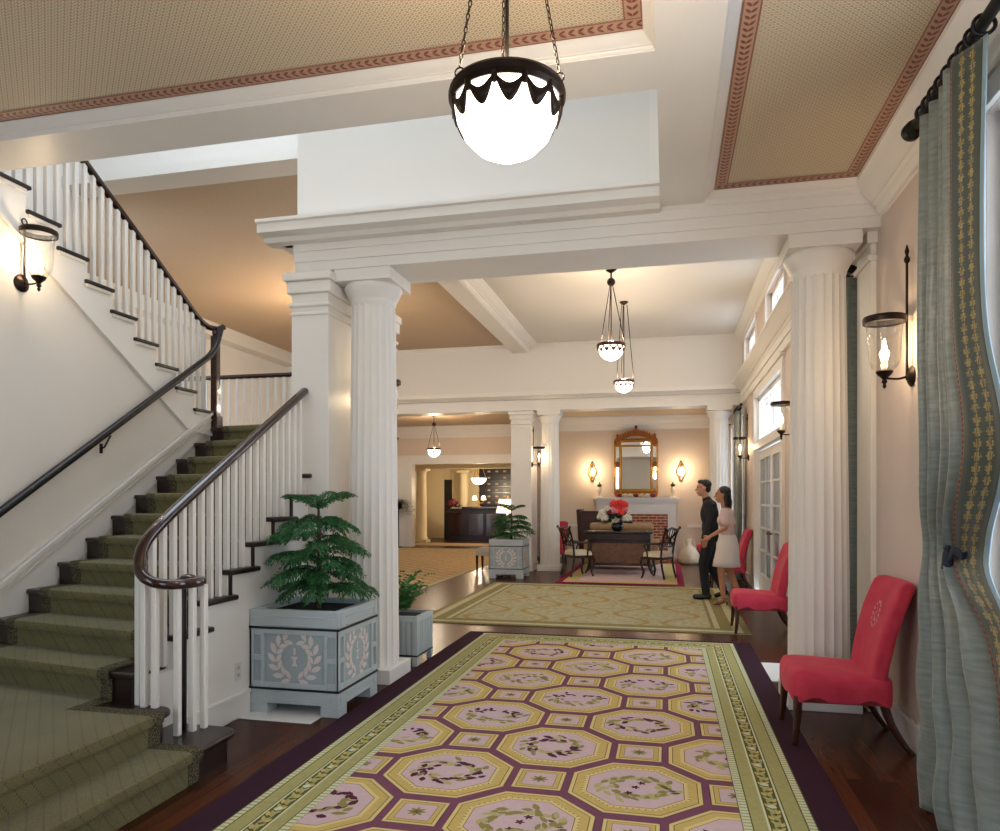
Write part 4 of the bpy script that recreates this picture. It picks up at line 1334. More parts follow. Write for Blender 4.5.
# ------------------------------------------------------------------ coral side chairs
def coral_chair():
    t = thing('slipper_chair', '-', 'chair', (0, 0, 0), 0, 'coral red slipper chairs along the window wall')
    # faces local -x; front edge at x=-.33, back legs at x=.3
    n = 140; W = .30
    def outline(sx, sy):
        return sup((0, 0, 0), (1,0,0), (0,1,0), sx, sy, n, 6)
    rings = []
    base = outline(.295, W)
    for q, (ins, z) in enumerate(((.004, 0), (0, .02), (0, .09), (.004, .135), (.022, .158), (.06, .168), (.14, .172), (.25, .173))):
        ring = []
        for p in base:
            s = 1-ins/.3
            # scalloped lower edge
            dz = 0
            if q < 2:
                per = p.y if abs(p.x) > .27 else p.x
                dz = -.028*cos(per/.3*2*pi) if abs(p.x) <= .27 else -.028*cos(per/.3*2*pi)
            zz = .275+z+dz + (.012*(-p.x/.3) if q > 3 else 0)
            ring.append(V(p.x*s-.06, p.y*s, zz))
        rings.append(ring)
    MB().loft(rings).build('seat', M['velvet'], t, smooth=60)
    # back: sections up a curve leaning towards +x
    rings = []
    prof = [(.16, .30), (.165, .40), (.185, .52), (.215, .66), (.255, .80), (.30, .92), (.318, .965), (.333, .99), (.338, .998)]
    for i, (x, z) in enumerate(prof):
        w = .262+.035*min(1, i/4); th = .052-.006*i/8
        if i == 6: w -= .006
        if i == 7: w -= .022; th -= .012
        if i == 8: w -= .06; th -= .03
        x2 = prof[min(i+1, 8)]; x1_ = prof[max(i-1, 0)]
        ring = sup((0, 0, 0), (1,0,0), (0,1,0), th, w, 40, 5)
        rings.append([V(x+p.x+.035*(abs(p.y)/.3)**2*-1, p.y, z+(-.25*p.x)) for p in ring])
    bk = MB().loft(rings).build('backrest', M['velvet'], t, smooth=60)
    # embroidered monogram on the front of the back
    mg = MB()
    def on(yy, zz):
        for i in range(len(prof)-1):
            if prof[i][1] <= zz <= prof[i+1][1]:
                f = (zz-prof[i][1])/(prof[i+1][1]-prof[i][1]); x = prof[i][0]+(prof[i+1][0]-prof[i][0])*f; break
        return V(x-.056+.006*i/8-.035*(yy/.3)**2, yy, zz+.012)
    for k in range(14):
        a = 2*pi*k/14; p = on(.06*cos(a), .76+.075*sin(a))
        mg.ell(p+V(.002, 0, 0), .004, .011, .016, 8, 5)
    mg.tube([on(-.02, .72), on(.025, .76), on(-.025, .79), on(.02, .81)], .004, 6); mg.tube([on(.022, .72), on(-.02, .745)], .004, 6)
    mg.build('monogram', M['monogram'], bk)
    for sy in (-1, 1):
        MB().loft([sup((-.31-.02*q*q, sy*(.25+.012*q), .30*(1-q)), (1,0,0), (0,1,0), .026-.011*q, .026-.011*q, 12, 5) for q in [i/6 for i in range(7)]]).build('leg', M['leg'], t, smooth=50)
        MB().loft([sup((.17+.15*q**1.8, sy*(.235+.01*q), .32-.328*q), (1,0,0), (0,1,0), .028-.010*q, .024-.008*q, 12, 5) for q in [i/8 for i in range(9)]]).build('leg', M['leg'], t, smooth=50)
    return t
ch = coral_chair()
ch.location = (1.085, 4.93, .0095); ch['label'] = 'nearest coral red slipper chair, in front of the near right column'
ROOT[ch.name] = (Vector(ch.location), 0)
place(ch, (1.075, 8.67, .010), 0, 'coral red slipper chair half behind the near right column, on the olive rug')
place(ch, (1.075, 13.05, 0), 0, 'coral red slipper chair directly behind the walking woman')
place(ch, (1.05, 17.9, 0), 0, 'coral red slipper chair showing only its seat, left of the walking man')
place(ch, (-2.55, 16.5, 0), pi/2, 'red chair half hidden behind the far left column')

# ------------------------------------------------------------------ curtains and rods
def curtain_set(y0, y1, ztop, xr, label_rod, label_c, full=True, rod_y=None, seedv=0):
    ry0, ry1 = rod_y or (y0-.6, y1+.06)
    rd = thing('curtain_rod', label_rod, 'curtain rod', (xr, (ry0+ry1)/2, ztop+.04))
    MB().tube([(xr, ry0, ztop+.06), (xr, ry1, ztop+.06)], .026, 14).build('rod', M['iron'], rd)
    MB().lathe([(.026, 0), (.04, .012), (.045, .03), (.03, .045), (.048, .06), (.05, .08), (.03, .1), (.006, .108)], (xr, ry1, ztop+.06), 18, axis='y').build('finial', M['iron'], rd)
    MB().tube([(WX, ry1-.1, ztop+.06), (xr, ry1-.1, ztop+.06)], .014, 8).box(WX-.012, WX, ry1-.14, ry1-.06, ztop-.0, ztop+.12).build('bracket', M['iron'], rd)
    nring = 9 if full else 6
    for k in range(nring):
        y = y1-.03-(y1-y0-.05)*k/(nring-1)
        MB().tube([(xr+.042*cos(a), y+.004*sin(2*a), ztop+.05+.042*sin(a)) for a in [2*pi*i/18 for i in range(18)]], .0085, 8, closed=True).build('ring', M['iron'], rd)
    c = thing('curtain', label_c, 'curtain', (xr, (y0+y1)/2, .02))
    zt = ztop-.0
    rnd = random.Random(seedv)
    ph = [rnd.uniform(0, 6) for _ in range(4)]
    TIE = .345 if full else 2
    tie_z = 1.27
    def surf(u, v):
        """u 0 (far side) .. 1 (leading edge), v 0 bottom .. 1 top"""
        z = .015+(zt-.015)*v
        near0, far0 = y0, y1
        # leading edge shape: straight top, belly, tie, flare
        if full:
            g = math.exp(-((z-tie_z)/.16)**2)
            belly = .16*math.exp(-((z-1.75)/.33)**2)
            flare = .85*max(0, (tie_z-z)/tie_z)**.8
            lead = near0-belly*(1-g)-flare*(1-g)+g*.13
            farx = far0-.07*max(0, (1.0-z))
            # crowd the leading third towards the tie point
            uu = u
            crowd = u**(1+.0*g)
            y = farx+(lead-farx)*uu
            if u > .55: y += g*(.10)*sin((u-.55)/.45*pi)
        else:
            y = far0+(near0-far0)*u; g = 0
        pl = 11.5*pi if full else 8*pi
        amp = (.07-.022*v)*(1-.45*g)
        if full and u > .72: amp *= max(.06, 1-(u-.72)/.05)
        x = xr+amp*sin(u*pl+.6*sin(2.2*v+ph[0]))+.012*sin(u*pl*2.3+5*v+ph[1])*(1-v)*(1 if u < .56 else .3)+.012*sin(9*v+u*8+ph[2])*(1-v)
        if full:
            x -= .10*max(0, (1-z))**1.2*(.05+u*.95)     # puddling outwards
            bl = min(1, max(0, (u-.58)/.2)); bl = bl*bl*(3-2*bl); ab = min(1, max(0, (z-.95)/.35))
            x -= .075*bl*(1-g)*ab
            if u > .775: x += (u-.775)/.225*(.085+.015*sin(6*v))*(1-.6*g)*ab
            x += .02*g*u
            x += .010*sin(u*30+13*z)*max(0, 1-z/1.25)+.006*sin(u*55-17*z+ph[3])*max(0, 1-z/1.3)
        return V(x, y, z)
    if full:
        for name, a, b, mat, nu in (('silk_panel', 0, .755, 'silk', 120), ('braid_trim', .755, .783, 'braid', 8), ('embroidered_border', .783, .975, 'gold_silk', 40), ('lining_edge', .975, 1.0, 'lining', 6)):
            o = MB().grid(surf, nu, 90, 0, a, b, flip=False).build(name, M[mat], c, smooth=180)
            s = o.modifiers.new('solid', 'SOLIDIFY'); s.thickness = .006
        tb = MB(); q = []
        for i in range(17):
            u = .71+.16*i/16; p = surf(u, (tie_z-.015)/(zt-.015)); q.append(p+V(-.028, -.012, .02*cos(i*.5)-.02))
        q.append(q[-1]+V(.07, .03, .01))
        tb.bar(q, .012, .035, round_=3); tk = tb.build('tieback', M['tassel'], c, smooth=60)
        ts = MB().lathe([(.008, 0), (.018, -.012), (.015, -.026), (.02, -.035), (.026, -.11), (.006, -.113)], q[2]+V(-.02, 0, .03), 14)
        ts.build('tassel', M['tassel'], tk)
    else:
        o = MB().grid(surf, 60, 30, 0).build('silk_panel', M['silk'], c, smooth=180)
        s = o.modifiers.new('solid', 'SOLIDIFY'); s.thickness = .006
    return c
curtain_set(3.34, 4.09, 3.42, 1.28, 'black curtain rod with rings over the nearest window', 'large grey-green silk curtain with gold embroidered border, tied back by the nearest window', True, (1.6, 4.2), 3)
curtain_set(6.02, 6.1, 3.22, 1.39, 'black curtain rod end showing behind the near right column', 'narrow grey-green curtain seen behind the near right column', False, (6.04, 8.3), 5)
curtain_set(14.0, 14.6, 3.16, 1.3, 'black curtain rod over the far window beyond the door', 'grey-green curtain at the far window, nearer half of the pair', False, (13.6, 17.3), 6)
MB_ = None

# ------------------------------------------------------------------ wall lamps
def hurricane(label, pos, out, group, rod=.7):
    """pos: centre of the back plate on the wall; out: unit direction away from the wall"""
    t = thing('wall_sconce', label, 'wall lamp', pos, 0, group)
    p = Vector(pos); o = Vector(out)
    ax = 'x' if abs(o.x) > .5 else 'y'; sg = o.x if ax == 'x' else o.y
    MB().lathe([(.062, 0), (.064, sg*.006), (.05, sg*.018), (.03, sg*.028), (.012, sg*.034)], p, 20, axis=ax).build('back_plate', M['bronze'], t, smooth=50)
    rodp = p+o*.03
    m = MB().tube([rodp+V(0,0,-.02), rodp+V(0,0,rod)], .008, 8); q_ = rod-.7
    if rod > .5: m.lathe([(.004, .68), (.016, .70), (.018, .715), (.008, .735), (.014, .76), (.003, .80)], rodp, 10)
    else: m.tube([rodp+V(0, .022*cos(a_), rod+.02+.022*sin(a_)) for a_ in [2*pi*i/14 for i in range(14)]], .005, 6, closed=True)
    m.build('rod', M['bronze'], t, smooth=50)
    c = p+o*.155
    MB().tube(catmull([p+o*.03, p+o*.08+V(0,0,-.012), c+V(0,0,-.005)], 5), .007, 8).build('arm', M['bronze'], t, smooth=50)
    MB().lathe([(.003, -.07), (.012, -.055), (.008, -.04), (.018, -.03), (.012, -.012), (.022, 0), (.042, .018), (.05, .035), (.03, .045)], c, 18).build('cup', M['bronze'], t, smooth=50)
    MB().lathe([(.013, .04), (.013, .14), (.01, .145)], c, 12).build('candle', M['candle'], t)
    MB().lathe([(.006, .145), (.013, .165), (.014, .185), (.008, .215), (.002, .235)], c, 12).build('bulb', M['flame'], t)
    MB().lathe([(.05, .04), (.072, .06), (.086, .10), (.092, .16), (.094, .24), (.102, .31), (.112, .335)], c, 28).build('glass_chimney', M['glass'], t, smooth=80)
    # open the glass: remove its end caps
    g = bpy.data.objects[t.children[-1].name] if False else None
    rm = MB(); rings = []
    for r_, z in ((.109, .33), (.121, .33), (.123, .345), (.123, .362), (.118, .37), (.108, .37)):
        rings.append([c+V(r_*cos(2*pi*k/28), r_*sin(2*pi*k/28), z) for k in range(28)])
    rm.loft(rings, closed_path=True); rm.build('top_ring', M['bronze'], t, smooth=50)
    lamp('sconce_light', c+V(0, 0, .19), 6.5, (1, .74, .47), r=.03)
    return t
SG = 'hurricane glass wall lamps'
hurricane('hurricane wall lamp between the curtain and the near right column', (WX, 4.82, 2.25), (-1,0,0), SG)
hurricane('hurricane wall lamp just left of the near right column, before the door', (WX, 8.9, 2.27), (-1,0,0), SG)
hurricane('hurricane wall lamp past the french door, above the couple', (WX, 13.75, 2.27), (-1,0,0), SG)
hurricane('hurricane wall lamp on the spine wall under the upper stairs', (SX, 4.27, 3.06), (1,0,0), SG, .42)
hurricane('hurricane wall lamp peeking out behind the near left fluted column', (-2.7, 6.33, 2.25), (1,0,0), SG)
hurricane('hurricane wall lamp on the far square pier beside the far left column', (-2.78, 14.96, 2.25), (1,0,0), SG)

# ------------------------------------------------------------------ pendant lamps
def chain_links(m, a, b, L=.03, r=.0022, w=.011):
    a = Vector(a); b = Vector(b); d = b-a; n = max(2, int(d.length/(L*.78))); d.normalize()
    s0 = d.orthogonal().normalized(); s1 = d.cross(s0)
    for k in range(n):
        c = a+(b-a)*((k+.5)/n); u = s0 if k % 2 else s1
        m.tube([c+d*(L/2*sin(t))+u*(w/2*cos(t)) for t in [2*pi*i/10 for i in range(10)]], r, 5, closed=True)
def pendant(x, y, zr, R, zc, label, group, detail=True, glob='globe', power=20, rod=True, hub=None):
    t = thing('pendant_lamp', label, 'pendant lamp', (x, y, zr), 0, group)
    # glass bowl: lower part of a globe
    prof_ = [(.004, -R*1.02+.0), (R*.3, -R*.97), (R*.55, -R*.84), (R*.76, -R*.62), (R*.88, -R*.36), (R*.925, -R*.08), (R*.92, .0), (R*.88, .06*R)]
    b = MB().lathe([(a, zr+z) for a, z in prof_], (x, y, 0), 40); b.build('glass_bowl', M[glob], t, smooth=80)
    # ring with scalloped drapery
    rings = []
    for r_, z in ((.93, -.06), (.97, -.07), (1.0, -.03), (1.03, .0), (1.035, .08), (1.0, .10), (1.02, .13), (1.0, .17), (.95, .19), (.9, .18), (.9, .0)):
        rings.append([V(x+R*r_*cos(2*pi*k/48), y+R*r_*sin(2*pi*k/48), zr+R*z) for k in range(48)])
    MB().loft(rings, closed_path=True).build('ring', M['bronze' if detail else 'redbronze'], t, smooth=40)
    ns = 12; per = 12
    sw = MB(); top = []; bot = []
    for k in range(ns*per):
        a = 2*pi*k/(ns*per); f = (k % per)/per
        zlow = -.08-.34*(1-abs(2*f-1)**1.3) 
        rr_ = R*sqrt(max(.3, 1-min(.9, abs(zlow))**2*.55))*1.0
        thin = R*zlow
        top.append((a, R*1.0, 0.02*R)); bot.append((a, rr_*.985, thin))
    n = len(top)
    # each swag is a crescent hanging between two points of the ring
    for s in range(ns):
        pts_o = []; pts_i = []
        for j in range(per+1):
            f = j/per; a = 2*pi*(s+f)/ns
            zo = -.05-.42*sin(pi*f)**.8; zi = -.02-.20*sin(pi*f)**.9
            ro = .955*sqrt(max(.05, 1-(zo*.93)**2)); ri = .955*sqrt(max(.05, 1-(zi*.9)**2))
            pts_o.append(V(x+R*ro*cos(a), y+R*ro*sin(a), zr+R*zo)); pts_i.append(V(x+R*ri*1.01*cos(a), y+R*ri*1.01*sin(a), zr+R*zi))
        o_ = len(sw.v); sw.add(pts_o+pts_i, [(j, j+1, per+1+j+1, per+1+j) for j in range(per)])
        a = 2*pi*s/ns; pk = V(x+R*.96*cos(a), y+R*.96*sin(a), zr)
        sw.cap(pk+V(0,0,.02*R), pk+V(0,0,-.16*R), R*.035, R*.02, 6)
    so = sw.build('swag_band', M['bronze' if detail else 'redbronze'], t, smooth=60)
    sm = so.modifiers.new('solid', 'SOLIDIFY'); sm.thickness = .006*R/.2; sm.offset = 1
    # suspension
    hz = hub if hub else zc-.05
    for k in range(3):
        a = 2*pi*k/3+radians(108)
        e0 = V(x+R*.98*cos(a), y+R*.98*sin(a), zr+R*.17); e1 = V(x+.06*R/.2*cos(a)*(.2 if hub else 1), y+.06*R/.2*sin(a)*(.2 if hub else 1), hz)
        cm = MB()
        if detail:
            chain_links(cm, e0+V(0,0,.02), e1)
            cm.tube([e0+V(.016*cos(q), 0, .016*sin(q)) for q in [2*pi*i/12 for i in range(12)]], .003, 6, closed=True)
        else: cm.tube([e0, e1], .006, 6)
        cm.build('chain', M['bronze'], t, smooth=50)
    if rod:
        MB().tube([(x, y, zr+.05), (x, y, zc)], .007 if detail else .008, 8).build('stem', M['iron'], t)
    if hub: MB().ell((x, y, hub), .06, .06, .06, 14, 9).tube([(x, y, hub), (x, y, zc)], .012, 6).build('hub', M['bronze'], t)
    MB().lathe([(.07, 0), (.075, -.01), (.05, -.03), (.015, -.05), (.008, -.06)], (x, y, zc), 20).build('canopy', M['bronze'], t, smooth=50)
    lamp('pendant_light', (x, y, zr-R*1.25), power*.5, (1, .84, .64), .1)
    lamp('pendant_bulb', (x, y, zr+R*.62), power*1.1, (1, .78, .52), .05)
    return t
pendant(-.541, 2.44, 2.885, .197, CZ, 'big glowing globe pendant with bronze swag ring hanging in the foreground', None, True, 'globe', 24)
PG = 'bowl pendants of the hall'
pendant(-.78, 10.4, 3.70, .2, 4.8, 'nearer of the two bowl pendants hanging in the rear hall', PG, False, 'globe_small', 28, hub=4.62)
pendant(-.70, 12.15, 3.46, .17, 4.8, 'farther and lower bowl pendant hanging in the rear hall', PG, False, 'globe_small', 22, hub=None)
pendant(-6.3, 19.05, 2.9, .2, 3.85, 'bowl pendant hanging in the lobby beyond the tan carpet', PG, False, 'globe_small', 45, hub=3.6)
pendant(-5.6, 10.6, 3.6, .2, 4.8, 'added bowl pendant lighting the lounge, unseen behind the square pier', PG, False, 'globe_small', 62, hub=4.5)  # unseen pendant added to brighten the lounge
al = thing('bowl_pendant', 'shallow alabaster bowl lamp hung on three bright rods over the reception desk', 'pendant lamp', (-6.5, 24.7, 2.2))
MB().lathe([(.01, 2.05), (.12, 2.07), (.22, 2.14), (.27, 2.24), (.28, 2.27), (.25, 2.27)], (-6.5, 24.7, 0), 28).build('bowl', M['alabaster'], al, smooth=80)
m = MB()
for k in range(3): m.tube([(-6.5+.27*cos(2.1*k), 24.7+.27*sin(2.1*k), 2.26), (-6.5+.03*cos(2.1*k), 24.7+.03*sin(2.1*k), 2.95)], .012, 6)
m.build('rods', M['gold'], al); MB().lathe([(.06, 3.1), (.05, 3.02), (.03, 2.95)], (-6.5, 24.7, 0), 14).build('canopy', M['gold'], al)
lamp('reception_light', (-6.5, 24.7, 1.9), 60, (1, .8, .55), .1)

# ------------------------------------------------------------------ fireplace room
FX = -.78                                   # centre of the fireplace
fp = thing('fireplace', 'white fireplace mantel with red brick surround on the back wall', 'fireplace', (FX, BY-.2, 0))
MB().box(FX-1.08, FX+1.08, BY-.36, BY, 1.5, 1.56).box(FX-1.05, FX+1.05, BY-.33, BY, 1.46, 1.5).box(FX-1.02, FX+1.02, BY-.3, BY, 1.42, 1.46).build('shelf', M['white'], fp, bevel=.006)
MB().box(FX-1.0, FX+1.0, BY-.25, BY, 1.14, 1.42).box(FX-.8, FX+.8, BY-.262, BY-.25, 1.2, 1.36).build('frieze', M['white'], fp, bevel=.004)
for sg in (-1, 1):
    a, b = sorted((FX+sg*1.0, FX+sg*.8))
    MB().box(a, b, BY-.25, BY, 0, 1.14).box(a+.05, b-.05, BY-.262, BY-.25, .2, 1.05).box(a-.015, b+.015, BY-.27, BY, 0, .14).build('pilaster', M['white'], fp, bevel=.004)
MB().box(FX-.8, FX-.42, BY-.2, BY, 0, 1.14).box(FX+.42, FX+.8, BY-.2, BY, 0, 1.14).box(FX-.42, FX+.42, BY-.2, BY, .82, 1.14).build('brick_surround', M['brick'], fp, smooth=0)
MB().box(FX-.42, FX+.42, BY-.03, BY, 0, .82).build('firebox', M['soot'], fp)
MB().box(FX-1.0, FX+1.0, BY-.85, BY-.27, 0, .03).build('hearth', M['brick'], fp, smooth=0)

mr = thing('mirror', 'tall gilded mirror with carved crest hanging above the mantel', 'mirror', (FX, BY, 1.56))
mw, mz0, mz1 = .56, 1.585, 3.14
MB().box(FX-mw+.06, FX+mw-.06, BY-.045, BY-.02, mz0+.06, mz1-.05).build('backing', M['goldred'], mr)
MB().box(FX-.36, FX+.36, BY-.055, BY-.046, mz0+.2, mz1-.26).build('glass', M['mirror'], mr)
for sg in (-1, 1):
    MB().box(FX+sg*.47-.04, FX+sg*.47+.04, BY-.055, BY-.046, mz0+.2, mz1-.25).build('side_glass', M['mirror'], mr)
    for xx in (.40, .54):
        MB().bar([(FX+sg*xx, BY-.06, mz0+.08), (FX+sg*xx, BY-.06, mz1-.12)], .045, .05, up=(0,1,0), round_=2.4).build('stile', M['gold'], mr)
    for zz, s_ in ((mz0+.02, .13), ((mz0+mz1)/2, .1), (mz1-.2, .14)):
        q = MB()
        for j in range(8):
            a = 2*pi*j/8; q.ell((FX+sg*.47+s_*.42*cos(a), BY-.075, zz+.06+s_*.5*sin(a)), s_*.26, .03, s_*.26, 8, 6)
        q.ell((FX+sg*.47, BY-.085, zz+.06), s_*.3, .04, s_*.3, 10, 7)
        q.build('rosette', M['goldred'], mr, smooth=60)
    q = MB().lathe([(.01, .0), (.05, .03), (.03, .07), (.045, .1), (.012, .15), (.003, .17)], (FX+sg*.47, BY-.07, mz1-.08), 12)
    q.build('finial', M['goldred'], mr, smooth=60)
for zz, h_ in ((mz0+.16, .05), (mz1-.24, .05), (mz1-.12, .06), (mz0+.06, .05)):
    MB().bar([(FX-.52, BY-.06, zz), (FX+.52, BY-.06, zz)], h_, .05, up=(0,1,0), round_=2.4).build('rail', M['gold'], mr)
MB().box(FX-.38, FX+.38, BY-.055, BY-.046, mz1-.22, mz1-.14).build('top_glass', M['mirror'], mr)
q = MB()
for j in range(15):                         # carved crest of scrolls and leaves
    f = (j-7)/7; zc = mz1-.07+.14*(1-f*f)
    q.tube([(FX+f*.44+.035*(1-k/16)*cos(k*.8+j), BY-.075, zc+.045*(1-k/16)*sin(k*.8+j)) for k in range(14)], .02, 6)
    q.leaf((FX+f*.4, BY-.09, zc-.03), (f*.8, -.1, 1), (0, -1, 0), .15, .075); q.leaf((FX+f*.4, BY-.1, zc-.06), (f*.8+.5, -.1, .4), (0, -1, 0), .1, .05)
q.ell((FX, BY-.085, mz1+.09), .07, .03, .075, 12, 8); q.ell((FX, BY-.09, mz1+.19), .03, .02, .04, 8, 6)
q.build('crest', M['goldred'], mr, smooth=60)
q = MB().tube([(FX-.3, BY-.03, mz1-.1), (FX-.02, BY-.03, 3.36), (FX+.02, BY-.03, 3.36), (FX+.3, BY-.03, mz1-.1)], .006, 6)
q.build('wire', M['iron'], mr); MB().ell((FX, BY-.05, 3.38), .035, .03, .05, 10, 7).build('hook', M['iron'], mr)
for k in range(7):                          # flowers and fruit laid along the mantel below the mirror
    xx = FX-.42+.14*k
    cf = ('fl_dark', 'porcelain', 'fl_white', 'fl_dark', 'porcelain', 'fl_white', 'fl_dark')[k]
    q = MB()
    for j in range(7): q.ell((xx+.035*cos(j*2.4), BY-.2+.03*sin(j*2.4), 1.60+.018*(j % 3)), .036, .034, .03, 8, 6)
    what = {'fl_dark': 'burgundy', 'porcelain': 'cream', 'fl_white': 'pale'}[cf]
    q.build('blossom_cluster', M[cf], None, loc=(xx, BY-.2, 1.56))
    tag(bpy.data.objects[COL.objects[-1].name], what+' cluster of the row of blossoms on the mantel under the mirror', 'flowers', 'blossoms along the mantel')
for sg, side in ((-1, 'left of the mirror'), (1, 'right of the mirror')):
    sc = thing('oval_sconce', 'glowing gilded oval wall lamp to the '+side, 'wall lamp', (FX+sg*1.13, BY, 2.23), 0, 'gilded oval lamps beside the mirror')
    cx = FX+sg*1.13; q = []
    for k in range(40):
        a = 2*pi*k/40; e = 1+.16*cos(4*a)
        q.append(V(cx+.085*cos(a)*e, BY-.035, 2.23+.2*sin(a)*e))
    MB().tube(q, .02, 8, closed=True).build('frame', M['gold'], sc, smooth=60)
    MB().prism([(p.x, p.z) for p in q], 'y', BY-.03, BY-.012).build('back_panel', M['mirror'], sc)
    MB().bar([(cx, BY-.03, 2.1), (cx, BY-.1, 2.08), (cx, BY-.1, 2.13)], .02, .02).build('arm', M['gold'], sc)
    MB().lathe([(.012, 2.13), (.025, 2.17), (.028, 2.23), (.016, 2.29), (.004, 2.33)], (cx, BY-.1, 0), 12).build('bulb', M['glowpanel'], sc)
    lamp('oval_light', (cx, BY-.3, 2.25), 12, (1, .76, .48), .04)
    vs_ = thing('mantel_urn', 'small dark and white footed urn on the mantel, '+side, 'urn', (FX+sg*.925, BY-.18, 1.56), 0, 'pair of urns on the mantel')
    MB().lathe([(.06, 1.56), (.06, 1.585), (.025, 1.60), (.02, 1.64), (.05, 1.69), (.062, 1.76), (.05, 1.82), (.03, 1.84)], (FX+sg*.925, BY-.18, 0), 18).build('body', M['porcelain'], vs_, smooth=50)
    MB().lathe([(.035, 1.84), (.06, 1.86), (.06, 1.89), (.02, 1.92), (.012, 1.96), (.003, 1.975)], (FX+sg*.925, BY-.18, 0), 18).build('lid', M['blackwood'], vs_, smooth=50)

# console table
ct = thing('console_table', 'dark mahogany console table with panelled front on the rose rug', 'table', (-.93, 14.75, .0115))
cx0, cx1, cy0, cy1 = -1.58, -.3, 14.5, 15.05
MB().box(cx0-.03, cx1+.03, cy0-.03, cy1+.03, .83, .875).build('top', M['darkwood'], ct, bevel=.012)
MB().box(cx0+.02, cx1-.02, cy0, cy1, .70, .83).build('apron', M['darkwood'], ct, bevel=.006)
MB().box(cx0+.1, cx1-.1, cy0+.03, cy1-.03, .24, .70).build('front_panel', M['tooled'], ct, bevel=.006)
MB().box(cx0+.06, cx1-.06, cy0+.01, cy1-.01, .19, .24).box(cx0+.06, cx1-.06, cy0+.02, cy0+.06, .64, .70).build('rail', M['darkwood'], ct, bevel=.006)
for sx in (-1, 1):
    for sy in (-1, 1):
        px, py = (cx0 if sx < 0 else cx1), (cy0+.03 if sy < 0 else cy1-.03)
        q = [(px-sx*.05, py, .72), (px-sx*.06, py, .5), (px-sx*.06, py, .25), (px-sx*.01, py, .08), (px+sx*.03, py, .03)]
        MB().bar(catmull(q, 4), .06, .06, up=(0,1,0), round_=3, taper=[1.1-.5*i/16 for i in range(17)]).build('leg', M['darkwood'], ct, smooth=50)
# bouquet on the console
vx, vy = -.98, 14.72
vz = thing('flower_bouquet', 'big bouquet of red, pink and white flowers in a dark vase on the console table', 'flowers', (vx, vy, .875))
MB().lathe([(.07, .876), (.1, .9), (.13, .95), (.12, 1.0), (.1, 1.04), (.105, 1.05), (.09, 1.05)], (vx, vy, 0), 22).build('vase', M['darkvase'], vz, smooth=50)
r = random.Random(9); lf = MB(); stm = MB()
for k in range(120):
    a = r.uniform(0, 2*pi); e = r.uniform(-.1, 1.2); d = V(cos(a)*cos(e), sin(a)*cos(e), sin(e))
    lf.leaf(V(vx, vy, 1.06)+d*r.uniform(.05, .2), d+V(0,0,r.uniform(-.3,.3)), (r.uniform(-1,1), r.uniform(-1,1), 1), r.uniform(.1, .2), .06)
def bloom(name, mat, c, R, n=26):
    m = MB()
    for j in range(n):
        t = j/n; e = math.acos(1-1.6*t); a = j*2.4
        d = V(sin(e)*cos(a), sin(e)*sin(a), cos(e))
        m.ell(Vector(c)+d*R*.62, R*.34, R*.34, R*.26, 7, 5)
    stm.tube([(vx, vy, 1.05), c], .006, 5)
    return m.build(name, M[mat], vz, smooth=60)
for (dx, dz, R, mat, nm) in ((-.06, .52, .10, 'fl_red', 'red_bloom'), (.06, .55, .09, 'fl_red', 'red_bloom'), (.14, .50, .10, 'fl_red', 'red_bloom'), (.03, .43, .09, 'fl_red', 'red_bloom'),
        (.08, .29, .11, 'fl_red', 'red_bloom'), (-.03, .33, .10, 'fl_pink', 'pink_bloom'), (-.14, .29, .08, 'fl_dark', 'burgundy_bloom'), (.15, .37, .08, 'fl_pink', 'pink_bloom'),
        (-.29, .27, .10, 'fl_white', 'white_bloom'), (-.33, .17, .09, 'fl_white', 'white_bloom'), (-.24, .13, .10, 'fl_white', 'white_bloom'), (.19, .13, .12, 'fl_white', 'white_bloom'),
        (-.03, .08, .10, 'fl_white', 'white_bloom'), (.24, .28, .06, 'fl_white', 'white_bloom'), (-.2, .38, .07, 'fl_white', 'white_bloom')):
    bloom(nm, mat, (vx+dx, vy-.12+abs(dx)*.2, 1.03+dz*.74), R)
lf.build('leaves', M['fl_leaf'], vz, smooth=0); stm.build('stems', M['fl_leaf'], vz)

